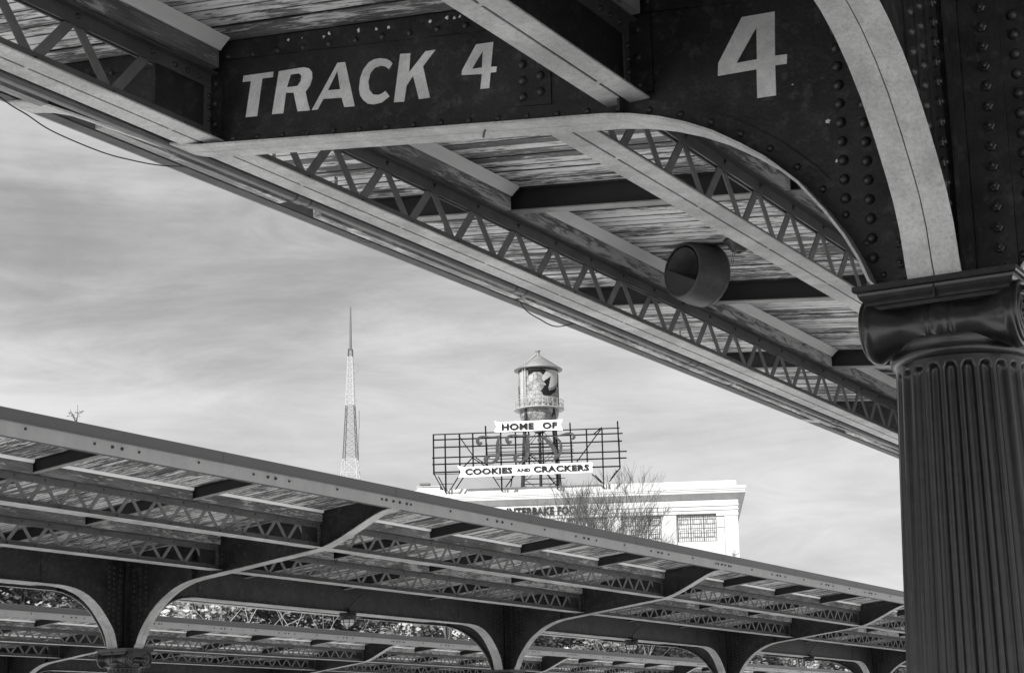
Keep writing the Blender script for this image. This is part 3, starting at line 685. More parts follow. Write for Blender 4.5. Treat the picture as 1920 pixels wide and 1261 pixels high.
# ------------------------------------------------------------------ caged lamps under the middle canopy
def make_lamp():
    root = thing('caged_lamp', (0, 0, 0), 'x', 'lamp', 'caged lamps under the middle canopy')
    b = MB(); b.lathe([(.001, .0), (.085, .0), (.088, -.005), (.088, -.105), (.082, -.115), (.001, -.116)], 24); b.lathe([(.03, .0), (.03, .05), (.001, .052)], 12); b.build('lamp_housing', M['dark_paint'], root)
    b = MB(); b.lathe([(.066, -.112), (.074, -.13), (.074, -.16), (.062, -.19), (.036, -.21), (.001, -.218)], 24); b.build('lamp_globe', M['globe'], root)
    b = MB()
    for k in range(4):
        t0 = k * PI / 4
        b.tube([(.082 * math.cos(t0) * c_, .082 * math.sin(t0) * c_, z) for c_, z in ((1, -.11), (1, -.165), (.85, -.20), (.45, -.228), (0, -.235), (-.45, -.228), (-.85, -.20), (-1, -.165), (-1, -.11))], .004, 5)
    b.tube([(.083 * math.cos(t * PI / 8), .083 * math.sin(t * PI / 8), -.16) for t in range(17)], .004, 5)
    b.build('wire_cage', M['cable'], root)
    b = MB(); b.tube([(.0, .0, .03), (.01, .02, .10), (.05, .12, .25), (.06, .30, .38), (.06, .36, .44)], .006, 6); b.build('lamp_cord', M['cable'], root)
    return root
lamp = make_lamp()
for i, (yy, lab) in enumerate(((5.84, 'leftmost caged lamp with white globe under the second canopy girder'), (17.35, 'middle of three caged lamps with white globes under the second canopy'), (28.86, 'rightmost and smallest caged lamp, nearest the big fluted column'))):
    o = lamp if i == 0 else copy_tree(lamp); o.location = (X1 + .03, YA + yy, 4.10); o.scale = (1.75, 1.75, 1.12); o['label'] = lab

# small weeds on the middle roof edge
for i, (yy, s_, lab) in enumerate(((-6.39, 1.0, 'little twiggy weed growing on the left end of the second roof edge'), (12.14, .9, 'small weed on the second roof edge below the white building corner'))):
    rnd = random.Random(i + 3); b = MB()
    for k in range(7):
        a = rnd.uniform(0, 2 * PI); h = rnd.uniform(.08, .2) * s_; p = Vector((rnd.uniform(-.02, .02), rnd.uniform(-.02, .02), 0)); q = p + Vector((math.cos(a) * .07, math.sin(a) * .07, h))
        b.tube([p, (p + q) / 2 + Vector((0, 0, .02)), q], [.004, .003, .002], 4)
        for j in range(4):
            c_ = p.lerp(q, rnd.uniform(.5, 1)); d = Vector((rnd.uniform(-1, 1), rnd.uniform(-1, 1), rnd.uniform(-.4, .6))) * .035
            b.add([c_, c_ + d + Vector((0, 0, .006)), c_ + d * 1.3, c_ + d - Vector((0, 0, .006))], [(0, 1, 2, 3)])
    o = b.build('roof_weed', M['bark']); o.location = (X1 + 4.9, YA + yy, 5.25); tag(o, lab, 'weed', 'weeds on the roof edge')

# ------------------------------------------------------------------ the factory, its roof sign and water tower
F = Matrix(((.9089963, -.41680418, 0, -68.6806), (.41680418, .9089963, 0, 166.3820), (0, 0, 1, 0), (0, 0, 0, 1)))   # x along the face, y back into the building
FZ = math.atan2(.41680418, .9089963)
def FP(u, w, z): return tuple(F @ Vector((u, w, z)))
ftry = thing('factory_building', FP(-16, 12, -1), 'long white factory with a deep cornice and INTERBAKE FOODS lettering behind bare trees', 'building', rz=FZ)
def fb(mb, name, m_, par=None):
    o = mb.build(name, m_, par or ftry)
    if par is None: o.location = (16, -12, 1)
    return o
U0, U1, DEP = -33.2, -.66, 32.0
b = MB()
ZT = 26.2
wx = [(-6.62, -2.72), (-12.1, -8.2), (-17.55, -13.65), (-23.0, -19.1), (-28.45, -24.55)]
zs = [(21.55 - 4.6 * k, 24.25 - 4.6 * k) for k in range(5)]
def wallgrid(mb, u0, u1, y, zlo, zhi, holes_u, holes_z, fn):
    us = sorted({u0, u1, *[q for h_ in holes_u for q in h_]}); zz = sorted({zlo, zhi, *[q for h_ in holes_z for q in h_]})
    for i in range(len(us) - 1):
        for j in range(len(zz) - 1):
            if (us[i], us[i + 1]) in holes_u and (zz[j], zz[j + 1]) in holes_z: continue
            mb.add([fn(us[i], zz[j]), fn(us[i + 1], zz[j]), fn(us[i + 1], zz[j + 1]), fn(us[i], zz[j + 1])], [(0, 1, 2, 3)])
y_ = 1.0
wallgrid(b, U0, U1, y_, -1, ZT, wx, zs, lambda u, z: (u, y_, z))
for (ua, ub) in wx:
    for (za, zb_) in zs:
        for (p, q) in (((ua, za), (ub, za)), ((ub, za), (ub, zb_)), ((ub, zb_), (ua, zb_)), ((ua, zb_), (ua, za))):
            b.add([(p[0], y_, p[1]), (q[0], y_, q[1]), (q[0], y_ + .3, q[1]), (p[0], y_ + .3, p[1])], [(0, 1, 2, 3)])
b.add([(U1, y_, -1), (U1, DEP, -1), (U1, DEP, ZT), (U1, y_, ZT)], [(0, 1, 2, 3)]); b.add([(U0, y_, -1), (U0, DEP, -1), (U0, DEP, ZT), (U0, y_, ZT)], [(0, 1, 2, 3)])
b.add([(U0, DEP, -1), (U1, DEP, -1), (U1, DEP, ZT), (U0, DEP, ZT)], [(0, 1, 2, 3)])
# pilasters
for (ua, ub) in ((-2.68, -1.98), (-8.1, -6.72), (-13.55, -12.2), (-19.0, -17.65), (-24.45, -23.1), (-29.9, -28.55)):
    b.box(ua, ub, y_ - .12, y_ - .003, -1, 24.5)
b.box(-1.94, U1 + .05, y_ - .2, y_ - .003, -1, 24.3)
for (ua, ub) in ((-2.74, -1.96), (-1.98, U1 + .12)):
    b.box(ua, ub, y_ - .26, y_ - .004, 24.05, 24.30)
    b.box(ua, ub, y_ - .2, y_ - .204, 22.95, 23.02)
# entablature bands, right round the right-hand corner
for (z0, z1, d) in ((24.30, 24.62, .10), (24.62, 24.72, .18), (24.72, 25.02, .14), (25.02, 25.12, .22), (25.12, 25.62, .16)):
    b.box(U0 - .1, U1 + d, y_ - d - .13, y_ - .005, z0 + .003, z1 - .003)
    b.box(U1 + .003, U1 + d, y_ - .004, DEP, z0 + .003, z1 - .003)
fb(b, 'wall', M['white_stone'])
b = MB()
# coved cornice: profile (projection from wall, z)
cp = [(.16, 25.63), (.35, 25.70), (.95, 26.22), (1.0, 26.22), (1.0, 26.50), (1.04, 26.50), (1.04, 26.56), (1.10, 26.62), (1.10, 26.92), (.0, 27.02), (.0, 25.63)]
ex = .90
rings = []
for d, z in cp:
    k = d
    rings.append([(U0 - .2, y_ - k, z), (U1 + k * ex, y_ - k, z), (U1 + k * ex, DEP, z)])
for i in range(len(rings) - 1):
    a, c_ = rings[i], rings[i + 1]
    b.add(a + c_, [(0, 1, 4, 3), (1, 2, 5, 4)])
b.box(U0, U1 - .02, y_ + .05, DEP, 26.9, 27.02)
b.box(-33.0, -.60 + .0, y_ - .05, y_ + .35, 27.02, 27.58)          # parapet
b.box(-.90, -.60, y_ + .36, DEP, 27.02, 27.58)
fb(b, 'cornice', M['white_stone'])
b = MB()
for k in range(32):
    u = U0 + .5 + k * 1.02
    if u < U1: b.bar((u, y_ - .36, 25.70), (u, y_ - .94, 26.20), .03, .012, side=(1, 0, 0)); b.box(u - .012, u + .012, y_ - 1.104, y_ - 1.101, 26.64, 26.90)
b.box(U0, U1 + .9, y_ - 1.045, y_ - 1.042, 26.44, 26.60)
fb(b, 'cornice_joint', M['stone_joint'])
def make_window():
    w_, h_ = 3.9, 2.7; g = MB(); g.box(-w_ / 2, w_ / 2, .18, .20, 0, h_); go = g.build('window', M['pane'])
    m = MB()
    for u in (-w_ / 2 + .04, -w_ / 6, w_ / 6, w_ / 2 - .04): m.box(u - .045, u + .045, .10, .175, 0.0, h_)
    for z in (.03, h_ - .03): m.box(-w_ / 2, w_ / 2, .11, .172, z - .03, z + .03)
    for k in range(3):
        c_ = -w_ / 3 + k * w_ / 3
        for j in range(1, 6): m.box(c_ - w_ / 6 + j * w_ / 18 - .018, c_ - w_ / 6 + j * w_ / 18 + .018, .14, .17, .06, h_ - .06)
        for j in range(1, 6): m.box(c_ - w_ / 6 + .045, c_ + w_ / 6 - .045, .139, .168, j * h_ / 6 - .018, j * h_ / 6 + .018)
        for (za, zb_) in ((.55, 1.15), (1.75, 2.3)):
            for z in (za, zb_): m.box(c_ - .36, c_ + .36, .12, .138, z - .012, z + .012)
            for u in (-.36, .36): m.box(c_ + u - .012, c_ + u + .012, .12, .137, za, zb_)
    m.build('muntin_grid', M['muntin'], go); return go
win = make_window(); fw = True
for (ua, ub) in wx:
    for (za, zb_) in zs[:3]:
        o = win if fw else copy_tree(win); fw = False
        o.parent = ftry; o.location = (16 + (ua + ub) / 2, -12 + y_, 1 + za)
b = MB(); b.box(-32.95, -30.6, 2.6, 6.0, 27.02, 28.15); b.box(-30.6, -29.4, 2.9, 5.5, 27.02, 27.6); b.box(-33, -30.55, 2.5, 6.1, 28.15, 28.22)
fb(b, 'roof_penthouse', M['white_stone'])
b = MB(); b.box(-32.75, -31.7, 3.0, 3.7, 28.42, 28.62); b.box(-32.65, -32.45, 3.1, 3.6, 28.22, 28.42); b.box(-31.98, -31.8, 3.1, 3.6, 28.22, 28.42)
fb(b, 'roof_vent', M['mast_dark'])
def text_obj(name, s, size, off, u0, u1, z0, z1, y, m_, par, depth=.05, slope=0.0):
    cu = bpy.data.curves.new(name, 'FONT'); cu.body = s; cu.size = 1; cu.offset = off; cu.extrude = depth; cu.space_character = 1.08; cu.resolution_u = 3
    tmp = bpy.data.objects.new('tmp', cu); C.objects.link(tmp)
    dg = bpy.context.evaluated_depsgraph_get(); me = bpy.data.meshes.new_from_object(tmp.evaluated_get(dg)); bpy.data.objects.remove(tmp)
    xs = [v_.co.x for v_ in me.vertices]; ys = [v_.co.y for v_ in me.vertices]
    xa, xb, ya, yb = min(xs), max(xs), min(ys), max(ys)
    for v_ in me.vertices:
        fx = (v_.co.x - xa) / (xb - xa); fz = (v_.co.y - ya) / (yb - ya)
        v_.co = Vector((u0 + fx * (u1 - u0), y - v_.co.z, z0 + fz * (z1 - z0)))
    me.materials.clear(); me.materials.append(m_); me.name = name
    return put(name, me, par)
t = text_obj('lettering', 'INTERBAKE FOODS', 1, .035, -23.6, -15.5, 24.66, 25.46, y_ - .36, M['sign_letter'], ftry); t.location = (16, -12, 1)

# roof sign
SY = 4.0
sgn = thing('rooftop_sign', FP(-21.4, SY, 27.02), 'open steel rooftop sign with HOME OF and COOKIES AND CRACKERS banners and script letters', 'sign', rz=FZ)
def sb(mb, name, m_, lab=None):
    o = mb.build(name, m_, sgn); o.location = (21.4, -SY, -27.02)
    if lab: o['label'] = lab
    return o
b = MB(); VX = [-30.86, -29.67, -28.2, -26.85, -25.44, -24.01, -22.52, -21.18, -19.76, -18.38, -16.88, -15.34, -13.78, -12.09]
for i, u in enumerate(VX):
    top = 33.78 if i in (4, 10, 13) else 33.1
    b.bar((u, .0, 29.0), (u - (.1 if top > 33.2 else 0), 0, top), .14, .14)
    b.bar((u, .45, 29.0), (u, .04, 32.0), .09, .09)
    if i in (1, 5, 9, 12): b.bar((u, 0, 27.1), (u, 0, 29.0), .12, .12); b.bar((u, .5, 27.1), (u, .45, 29.0), .08, .08)
for (z, ua, ub, w_) in ((33.07, -30.9, -12.0, .10), (32.52, -30.9, -11.7, .12), (31.74, -30.9, -11.8, .12), (30.69, -31.0, -11.35, .12), (30.02, -31.0, -11.4, .12), (29.2, -30.85, -12.0, .13), (29.0, -30.85, -27.6, .06)):
    b.bar((ua, -.02, z), (ub, -.02, z), w_, w_)
for z in (31.45, 31.05, 30.35, 30.85): b.bar((-25.6, -.03, z), (-16.7, -.03, z), .07, .07)
for (p, q) in (((-28.3, 32.9), (-26.8, 30.7)), ((-26.8, 30.7), (-27.9, 29.6)), ((-26.8, 30.5), (-25.5, 29.6)), ((-26.6, 30.6), (-25.2, 29.6)), ((-21.18, 30.7), (-22.2, 29.8)), ((-21.18, 30.7), (-20.1, 29.8)), ((-20.9, 30.5), (-20.0, 29.7)), ((-21.18, 30.4), (-21.9, 29.7)),
               ((-13.9, 33.0), (-16.4, 29.8)), ((-13.78, 33.2), (-14.7, 32.5)),
               ((-30.8, 29.0), (-29.95, 27.4)), ((-30.4, 28.8), (-29.7, 27.4)), ((-28.1, 29.1), (-29.2, 27.4)), ((-27.8, 28.7), (-28.7, 27.4)),
               ((-25.0, 28.8), (-24.2, 27.5)), ((-22.6, 28.8), (-23.6, 27.5)), ((-22.9, 28.6), (-23.1, 27.5)), ((-19.4, 28.6), (-18.5, 27.5)), ((-19.2, 28.3), (-18.3, 27.3)), ((-14.9, 28.5), (-14.0, 27.6)), ((-14.6, 28.4), (-13.8, 27.5)), ((-12.1, 29.0), (-13.2, 27.7)), ((-12.4, 28.8), (-13.0, 28.0))):
    b.bar((p[0], .02, p[1]), (q[0], .02, q[1]), .10, .10)
b.bar((-30.2, 0, 28.0), (-28.9, 0, 28.0), .06, .06); b.bar((-24.6, 0, 28.3), (-22.9, 0, 28.3), .06, .06); b.bar((-19, 0, 28.2), (-17.6, 0, 28.2), .06, .06)
sb(b, 'sign_frame', M['sign_steel'])
b = MB(); b.prism([[(-24.6, 34.13), (-24.1, 34.0), (-18.66, 34.05), (-17.66, 34.05), (-17.92, 33.58), (-17.68, 32.98), (-18.69, 33.02), (-24.16, 33.0), (-24.63, 33.06), (-24.32, 33.58)]], lambda u, w, d: (u, d, w), -.55, -.42)
o1 = sb(b, 'top_banner', M['sign_white'])
b = MB(); b.prism([[(-28.4, 29.72), (-27.8, 29.58), (-15.34, 29.60), (-14.84, 29.61), (-14.87, 28.62), (-28.3, 28.55), (-28.03, 29.11)]], lambda u, w, d: (u, d, w), -.55, -.42)
o2 = sb(b, 'bottom_banner', M['sign_white'])
for (s, u0_, u1_, z0_, z1_, par_) in (('HOME', -23.86, -20.6, 33.14, 33.84, o1), ('OF', -19.72, -18.25, 33.16, 33.84, o1), ('COOKIES', -27.62, -22.85, 28.76, 29.40, o2), ('AND', -22.42, -21.05, 28.90, 29.26, o2), ('CRACKERS', -20.72, -15.15, 28.78, 29.42, o2)):
    text_obj('banner_lettering', s, 1, .045, u0_, u1_, z0_, z1_, -.62, M['sign_letter'], par_)
def sweep(mb, pts, ws, y0, y1):
    P = [Vector((p[0], p[1])) for p in pts]; P2 = [P[0] * 2 - P[1]] + P + [P[-1] * 2 - P[-2]]; W2 = [ws[0]] + list(ws) + [ws[-1]]
    L_, Q_ = [], []
    cen = []
    for i in range(1, len(P2) - 2):
        for j in range(6):
            t = j / 6; a, b_, c2, d = P2[i - 1:i + 3]
            cen.append((.5 * ((2 * b_) + (c2 - a) * t + (2 * a - 5 * b_ + 4 * c2 - d) * t * t + (3 * b_ - a - 3 * c2 + d) * t ** 3), W2[i] + (W2[i + 1] - W2[i]) * t))
    cen.append((P[-1], ws[-1]))
    for i, (p, w_) in enumerate(cen):
        d = (cen[min(i + 1, len(cen) - 1)][0] - cen[max(i - 1, 0)][0]).normalized(); nn = Vector((-d.y, d.x)) * w_ / 2
        L_.append(p + nn); Q_.append(p - nn)
    for i in range(len(cen) - 1):
        q4 = [L_[i], L_[i + 1], Q_[i + 1], Q_[i]]
        mb.hexa([(q.x, y0, q.y) for q in q4] + [(q.x, y1, q.y) for q in q4])
S1a = [(-25.85, 32.0), (-26.19, 31.9), (-26.32, 32.24), (-26.12, 32.52), (-25.73, 32.62), (-25.17, 32.56), (-24.61, 32.54), (-23.95, 32.66)]; W1a = [.22, .34, .36, .24, .17, .14, .16, .08]
S1b = [(-24.15, 32.56), (-24.26, 31.94), (-24.30, 31.38), (-24.28, 30.82), (-24.37, 30.37), (-24.65, 30.04), (-24.99, 29.89), (-25.38, 29.98), (-25.57, 30.24), (-25.43, 30.5), (-25.12, 30.48)]; W1b = [.16, .34, .42, .42, .40, .30, .20, .24, .36, .34, .20]
for dx, dz in ((0, 0), (2.98, .02)):
    b = MB(); sweep(b, [(u + dx, z + dz) for u, z in S1a], W1a, -.50, -.38); sweep(b, [(u + dx, z + dz) for u, z in S1b], W1b, -.51, -.37)
    sweep(b, [(-24.72 + dx, 31.62), (-24.3 + dx, 31.68), (-23.75 + dx, 31.74)], [.05, .1, .12], -.515, -.365)
    sb(b, 'script_letter', M['script'])
b = MB()
sweep(b, [(-19.71, 31.95), (-19.99, 31.9), (-20.17, 32.08), (-19.92, 32.29), (-19.60, 32.38), (-19.3, 32.36)], [.16, .22, .22, .16, .14, .12], -.50, -.38)
sweep(b, [(-19.72, 32.42), (-19.26, 31.99), (-18.85, 31.45), (-18.52, 30.85), (-18.46, 30.35), (-18.87, 29.79)], [.18, .34, .44, .42, .26, .08], -.51, -.37)
sweep(b, [(-18.42, 32.35), (-18.02, 31.83), (-17.92, 31.27), (-18.07, 30.6), (-18.42, 30.17), (-18.87, 29.79)], [.12, .26, .30, .26, .18, .08], -.515, -.365)
sweep(b, [(-18.7, 32.34), (-18.03, 32.45), (-17.24, 32.62), (-16.73, 32.52), (-16.56, 32.26), (-16.68, 32.08), (-16.9, 32.11)], [.06, .12, .22, .26, .28, .20, .12], -.52, -.36)
sb(b, 'script_letter', M['script'])

# water tower on legs behind the sign
TX, TY = -21.08, 14.0
tw = thing('water_tower', FP(TX, TY, 27.02), 'old painted water tower with a cone roof and railed balcony rising behind the rooftop sign', 'water tower', rz=FZ)
def tb(mb, name, m_):
    o = mb.build(name, m_, tw); o.location = (0, 0, -27.02); return o
def tank_material():
    m = bpy.data.materials.new('painted_tank'); m.use_nodes = True; t_ = m.node_tree; p = t_.nodes['Principled BSDF']; p.inputs['Roughness'].default_value = .55
    tcn = t_.nodes.new('ShaderNodeTexCoord')
    vo = t_.nodes.new('ShaderNodeTexVoronoi'); vo.feature = 'DISTANCE_TO_EDGE'; vo.inputs['Scale'].default_value = 2.1; t_.links.new(tcn.outputs['Object'], vo.inputs[0])
    ns = t_.nodes.new('ShaderNodeTexNoise'); ns.inputs['Scale'].default_value = 1.6; ns.inputs['Detail'].default_value = 6; t_.links.new(tcn.outputs['Object'], ns.inputs[0])
    r1 = t_.nodes.new('ShaderNodeMapRange'); t_.links.new(vo.outputs[0], r1.inputs[0]); r1.inputs[1].default_value = .01; r1.inputs[2].default_value = .07; r1.inputs[3].default_value = .28; r1.inputs[4].default_value = 1
    r2 = t_.nodes.new('ShaderNodeMapRange'); t_.links.new(ns.outputs[0], r2.inputs[0]); r2.inputs[1].default_value = .35; r2.inputs[2].default_value = .68; r2.inputs[3].default_value = .24; r2.inputs[4].default_value = .07
    t_.links.new(mnode(t_, 'MULTIPLY', r1.outputs[0], r2.outputs[0]), p.inputs['Base Color']); return m
M['tank'] = tank_material()
b = MB(); b.lathe([(2.18, 37.8), (2.18, 41.98)], 48); b.lathe([(2.18, 37.8), (2.12, 37.2), (1.85, 36.5), (1.35, 35.9), (.7, 35.5), (.5, 35.3)], 48); tank = tb(b, 'tank', M['tank'])
def shell(mb, pts, r0, r1, da=2.0, dz=.07):
    # patch of paint on the drum: pts are (angle in degrees from the viewer side, height), filled with small curved cells
    def inside(x, y):
        c_ = False
        for i in range(len(pts)):
            (x1, y1), (x2, y2) = pts[i], pts[i - 1]
            if (y1 > y) != (y2 > y) and x < (x2 - x1) * (y - y1) / (y2 - y1) + x1: c_ = not c_
        return c_
    fn = lambda th, z, r_: (r_ * math.sin(R(th)), -r_ * math.cos(R(th)), z)
    a0, a1, z0, z1 = min(p[0] for p in pts), max(p[0] for p in pts), min(p[1] for p in pts), max(p[1] for p in pts)
    for i in range(int((a1 - a0) / da) + 1):
        for j in range(int((z1 - z0) / dz) + 1):
            x, y = a0 + (i + .5) * da, z0 + (j + .5) * dz
            if inside(x, y): mb.add([fn(x - da / 2, y - dz / 2, r1), fn(x + da / 2, y - dz / 2, r1), fn(x + da / 2, y + dz / 2, r1), fn(x - da / 2, y + dz / 2, r1)], [(0, 1, 2, 3)])
def fine(pts, n=6):
    o = []
    for i, p in enumerate(pts):
        q = pts[(i + 1) % len(pts)]
        for j in range(n): o.append((p[0] + (q[0] - p[0]) * j / n, p[1] + (q[1] - p[1]) * j / n))
    return o
b = MB()
for (ua, ub, z0, z1) in ((-74, -44, 37.8, 41.95),):
    b.lathe([(2.19, z0), (2.19, z1)], 4) if False else shell(b, fine([(-60, z0), (-38, z0), (-38, z1), (-60, z1)]), 2.184, 2.20)
shell(b, fine([(36, 41.9), (26, 41.6), (18, 41.3), (14, 40.9), (18, 40.5), (28, 39.7), (40, 39.9), (55, 40.2), (70, 40.6), (74, 41.3), (76, 41.9)]), 2.184, 2.21)
shell(b, fine([(58, 38.0), (88, 38.0), (88, 38.4), (45, 38.3)]), 2.184, 2.20)
b.build('pale_mural_patch', M['tower_white'], tank)
b = MB()
shell(b, fine([(-26, 41.9), (26, 41.9), (22, 41.2), (10, 41.6), (-10, 41.6), (-26, 41.3)]), 2.186, 2.205)  # shade under the roof eave, painted onto the drum
shell(b, fine([(41, 41.15), (17, 40.55), (25, 40.25), (11, 39.55), (17, 39.05), (38, 39.05), (60, 39.6), (77, 40.8), (72, 40.2), (52, 39.8), (32, 39.55), (34, 40.1)]), 2.211, 2.225)
shell(b, fine([(78, 41.6), (88, 41.6), (88, 38.4), (78, 38.4)]), 2.186, 2.205)  # shade down the drum's right side, painted on
shell(b, fine([(-82, 40.4), (-70, 40.4), (-70, 38.4), (-82, 38.4)]), 2.186, 2.205)
b.build('dark_mural_and_shade_patch', M['mural_and_shade'], tank)
b = MB(); b.lathe([(2.62, 42.16), (2.66, 42.18), (2.66, 42.26), (.32, 43.86), (.2, 43.94), (.2, 44.28), (.3, 44.36), (.3, 44.44), (.001, 44.5)], 40); b.lathe([(2.2, 42.1), (2.62, 42.16)], 40)
tb(b, 'tank_roof', M['tank_roof'])
b = MB(); b.lathe([(2.15, 37.75), (2.72, 37.75), (2.74, 37.86), (2.15, 37.86)], 48)
for k in range(28):
    a, c_ = 2 * PI * k / 28, 2 * PI * (k + 1) / 28
    p = lambda t, z: (2.68 * math.cos(t), 2.68 * math.sin(t), z)
    b.tube([p(a, 37.86), p(a, 38.75)], .03, 5)
    b.tube([p(a, 38.75), p(c_, 38.75)], .03, 5); b.tube([p(a, 38.3), p(c_, 38.3)], .02, 5)
    if k % 2: b.tube([p(a, 37.9), p(c_, 38.7)], .016, 4); b.tube([p(a, 38.7), p(c_, 37.9)], .016, 4)
tb(b, 'balcony', M['tower_white'])
for k in range(4):
    t = PI / 4 + k * PI / 2 + .12
    b = MB(); b.tube([(2.1 * math.cos(t), 2.1 * math.sin(t), 37.8), (3.0 * math.cos(t), 3.0 * math.sin(t), 27.02)], .15, 8); tb(b, 'tower_leg', M['tower_dark'])
b = MB()
def lp(k, z):
    t = PI / 4 + k * PI / 2 + .12; r_ = 2.1 + .9 * (37.8 - z) / 10.78; return (r_ * math.cos(t), r_ * math.sin(t), z)
for (za, zb_) in ((37.4, 33.4), (33.4, 30.0), (30.0, 27.2)):
    for k in range(4):
        b.tube([lp(k, za), lp(k + 1, zb_)], .035, 5); b.tube([lp(k + 1, za), lp(k, zb_)], .035, 5); b.tube([lp(k, zb_), lp(k + 1, zb_)], .06, 5)
b.tube([(0, 0, 27.1), (0, 0, 35.4)], .16, 12)
tb(b, 'cross_bracing', M['tower_dark'])
b = MB()
lad = [(-1.55, -1.72), (-1.25, -2.0)]
for x, y in lad: b.tube([(x, y, 37.9), (x - .05, y - .1, 42.5), (x * .12, y * .12, 44.0)], .035, 5)
for k in range(16): z = 38.1 + k * .27; b.tube([(lad[0][0], lad[0][1], z), (lad[1][0], lad[1][1], z)], .02, 4)
tb(b, 'ladder', M['tower_white'])

# ------------------------------------------------------------------ broadcast mast, far behind
mp = Vector(FP(-129.56, 500, -1)); mast = thing('lattice_mast', mp, 'tall tapering lattice broadcast mast in white and dark bands, left of the water tower', 'mast', rz=FZ)
def mw(z): return 3.1 + (z - 105.7) * -.088 if z < 112 else (2.55 + (z - 112) * -.0475 if z < 133 else 1.55 + (z - 133) * -.037)
def msec(z0, z1, m_, name, n, inner=True):
    b = MB(); dz = (z1 - z0) / n
    for i in range(n):
        za, zb_ = z0 + i * dz, z0 + (i + 1) * dz; wa, wb = mw(za), mw(zb_)
        ca = [(-wa, -wa), (wa, -wa), (wa, wa), (-wa, wa)]; cb = [(-wb, -wb), (wb, -wb), (wb, wb), (-wb, wb)]
        for k in range(4):
            p, q = ca[k], cb[k]; p2, q2 = ca[(k + 1) % 4], cb[(k + 1) % 4]
            b.bar((p[0], p[1], za), (q[0], q[1], zb_), .26, .26)
            b.bar((p[0], p[1], za), (q2[0], q2[1], zb_), .09, .09); b.bar((p2[0], p2[1], za), (q[0], q[1], zb_), .09, .09)
            b.bar((q[0], q[1], zb_), (q2[0], q2[1], zb_), .11, .11)
    o = b.build(name, m_, mast); o.location = (0, 0, 1); return o
msec(-1, 60, M['mast_dark'], 'mast_section', 8); msec(60, 112, M['mast_white'], 'mast_section', 10)
msec(112, 133, M['mast_dark'], 'mast_section', 7); msec(133, 152.3, M['mast_white'], 'mast_section', 9); msec(152.3, 155.4, M['mast_dark'], 'mast_section', 2)
b = MB(); b.tube([(0, 0, 155), (0, 0, 163), (0, 0, 172.3)], [.55, .45, .28], 8); b.bar((.9, 0, 149.2), (3.2, 0, 149.2), .12, .12); b.bar((.9, 0, 146.0), (3.2, 0, 146.0), .12, .12); b.bar((3.2, 0, 146), (3.2, 0, 149.2), .1, .1)
b.tube([(3.4, 0, 131), (3.4, 0, 124)], .12, 5); b.tube([(3.4, 0, 131), (3.1, 0, 112)], .08, 5)
o = b.build('antenna', M['mast_dark'], mast); o.location = (0, 0, 1)

# ------------------------------------------------------------------ trees
def bare_tree(seed, h, spread, trunk_h, m_, name, loc, label, group, levels=6, r0=.12, fork=3, lean=.0):
    rnd = random.Random(seed); tr = MB(); cr_ = MB()
    def grow(p, d, l, r_, lv):
        n = 3; pts = [p]; q = p; dd = d.copy()
        for i in range(n):
            dd = (dd + Vector((rnd.uniform(-1, 1), rnd.uniform(-1, 1), rnd.uniform(-.2, .6))) * .10).normalized(); q = q + dd * l / n; pts.append(q)
        (tr if lv < 2 else cr_).tube(pts, [r_ * (1 - .3 * i / n) for i in range(n + 1)], 6 if lv < 2 else 3, cap=False)
        if lv >= levels: return
        k = fork if lv < levels - 1 else fork + 1
        for i in range(k):
            at = pts[-1] if i < 2 else pts[-2].lerp(pts[-1], rnd.random())
            a = rnd.uniform(0, 2 * PI); tilt = rnd.uniform(.25, .6) * spread
            side = dd.cross(Vector((math.cos(a), math.sin(a), .1))).normalized()
            nd = (dd * math.cos(tilt) + side * math.sin(tilt) + Vector((0, 0, .10))).normalized()
            grow(at, nd, l * rnd.uniform(.62, .86), max(r_ * .58, .0095), lv + 1)
    grow(Vector((0, 0, 0)), Vector((lean, 0, 1)).normalized(), trunk_h, r0, 0)
    zmax = max(v_[2] for v_ in cr_.v); s_ = h / zmax
    for mb in (tr, cr_): mb.v = [(v_[0] * s_, v_[1] * s_, v_[2] * s_) for v_ in mb.v]
    root = thing(name, loc, label, 'tree', group); tr.build('trunk', m_, root); cr_.build('crown', m_, root); return root
g1 = 'bare trees in front of the white factory'
bare_tree(11, 20.9, 1.0, 5.5, M['bark'], 'bare_tree', FP(-15.2, -60, -1), 'bare tree with fine upright twigs in front of the COOKIES AND CRACKERS banner end', g1, 7)
bare_tree(23, 20.9, .85, 6.0, M['bark'], 'bare_tree', FP(-11.6, -61, -1), 'bare leafless tree right of the sign, its top above the factory roof', g1, 7)
bare_tree(31, 17.6, .95, 5.0, M['bark'], 'bare_tree', FP(-9.2, -58, -1), 'lower bare tree whose twigs cross the factory windows nearest the corner', g1, 6)
bare_tree(41, 19.3, .9, 5.5, M['bark'], 'bare_tree', FP(-21.9, -60, -1), 'small bare tree top poking over the second roof left of INTERBAKE FOODS', g1, 7)
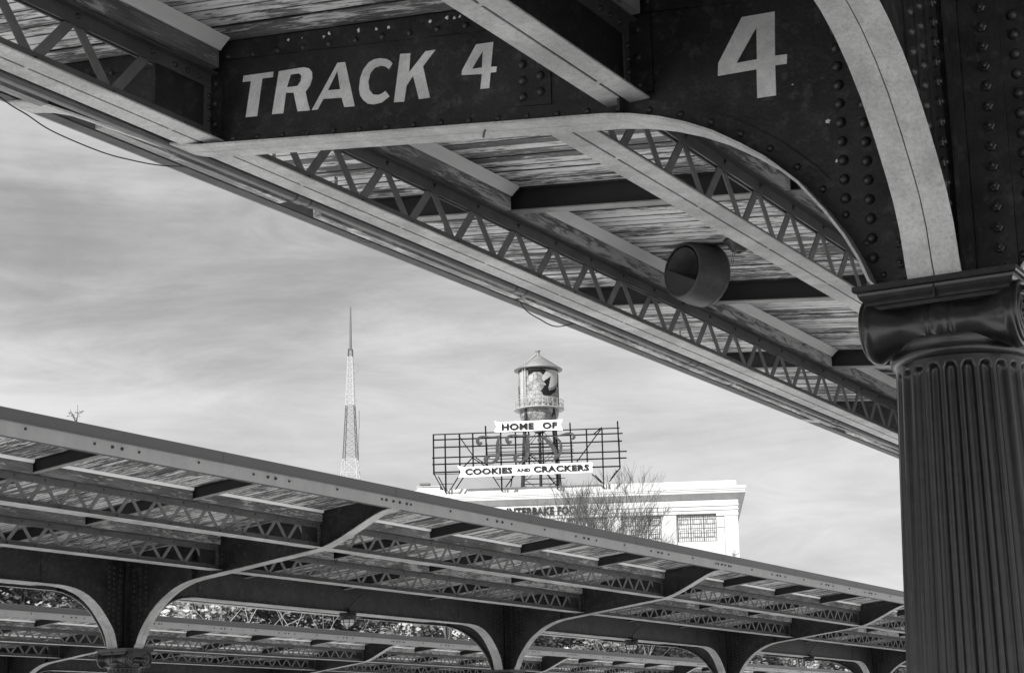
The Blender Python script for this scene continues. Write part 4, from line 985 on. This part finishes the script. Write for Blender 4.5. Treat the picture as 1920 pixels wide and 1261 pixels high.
def leafy_proto(seed, h, w, ml, name='leafy_tree'):
    rnd = random.Random(seed); root = thing(name, (0, 0, 0), 'x', 'tree', 'trees behind the farthest canopy')
    b = MB(); b.tube([(0, 0, 0), (.1, 0, h * .35), (0, .1, h * .7)], [.28, .2, .08], 8); cl_ = []
    for k in range(46):
        a = rnd.uniform(0, 2 * PI); t = rnd.uniform(.0, 1); z = h * (.28 + .68 * t); rr = w * (math.sin(PI * min(1, .18 + .82 * t)) ** .6) * rnd.uniform(.35, 1.0)
        c_ = Vector((rr * math.cos(a), rr * math.sin(a), z)); cl_.append((c_, rnd.uniform(.45, 1.0) * w * .33))
        if k % 3 == 0: b.tube([(0, 0, max(h * .2, z - h * .25)), tuple(c_ * .6 + Vector((0, 0, z * .4 - h * .03))), tuple(c_)], [.09, .06, .03], 5)
    b.build('trunk', M['bark'], root)
    c2 = MB()
    for (c_, r_) in cl_:
        for j in range(200):
            d = Vector((rnd.gauss(0, 1), rnd.gauss(0, 1), rnd.gauss(0, .8))).normalized() * r_ * rnd.uniform(.55, 1.1); p = c_ + d
            n_ = (d.normalized() + Vector((rnd.uniform(-1, 1), rnd.uniform(-1, 1), rnd.uniform(-.6, 1))) * .7).normalized(); a = n_.cross(Vector((0, 0, 1)))
            if a.length < .01: continue
            a.normalize(); e = n_.cross(a); s_ = rnd.uniform(.09, .21)
            c2.add([p - a * s_, p - e * s_ * .6, p + a * s_, p + e * s_ * .6], [(0, 1, 2, 3)])
    c2.build('crown', ml, root); return root
protos = [leafy_proto(1, 12.5, 3.6, M['leaf_dark']), leafy_proto(2, 11.8, 3.2, M['leaf_light']), leafy_proto(3, 13.0, 3.8, M['leaf_dark'])]
used = set(); rnd = random.Random(77); y = 50.0; i = 0
order = [0, 1, 0, 2, 1, 0, 2, 0, 1, 2, 0, 2, 1, 0, 0, 2, 1, 2, 0, 1, 2, 0, 1, 0, 2, 0, 1, 0, 2, 0, 1, 2, 0]
kind = {0: 'dark leafy tree', 1: 'pale sunlit leafy tree', 2: 'tall dense dark tree'}
while y < 205 and i < 33:
    k = order[i]; o = protos[k] if k not in used else copy_tree(protos[k]); used.add(k)
    o.location = (-58 + rnd.uniform(-2.5, 2.5), y, -1); o.rotation_euler = (0, 0, rnd.uniform(0, 6.28)); s_ = rnd.uniform(.92, 1.1); o.scale = (s_, s_, s_)
    o['label'] = kind[k] + ' in the belt beyond the farthest canopy'
    y += 4.1 + rnd.uniform(0, 1.2) + (y - 50) * .004; i += 1
for j in range(22):
    o = copy_tree(protos[(0, 2, 0, 1, 2)[j % 5]]); o.location = (-66 + rnd.uniform(-2, 2), 52 + j * 7.2, -1); o.rotation_euler = (0, 0, rnd.uniform(0, 6.28)); s_ = rnd.uniform(1.0, 1.15); o.scale = (s_ * 1.25, s_ * 1.25, s_)
    o['label'] = ('dark leafy tree', 'tall dense dark tree', 'dark leafy tree', 'pale sunlit leafy tree', 'tall dense dark tree')[j % 5] + ' in the belt beyond the farthest canopy'
for j, (yy, sd_) in enumerate(((64, 51), (68, 52), (73, 54), (104, 53))):
    bare_tree(sd_, 11.5, 1.1, 5, M['bark_pale'], 'bare_tree', (-52.5, yy, -1), ('pale bare trunks of a tree over the farthest roof, left of the leftmost lamp', 'pale slender bare tree behind the farthest roof just left of the leftmost lamp', 'pale leaning bare tree behind the leftmost caged lamp', 'pale bare tree seen under the second canopy near its middle column')[j], 'pale bare trees behind the farthest canopy', 5, .12, 2, .15)
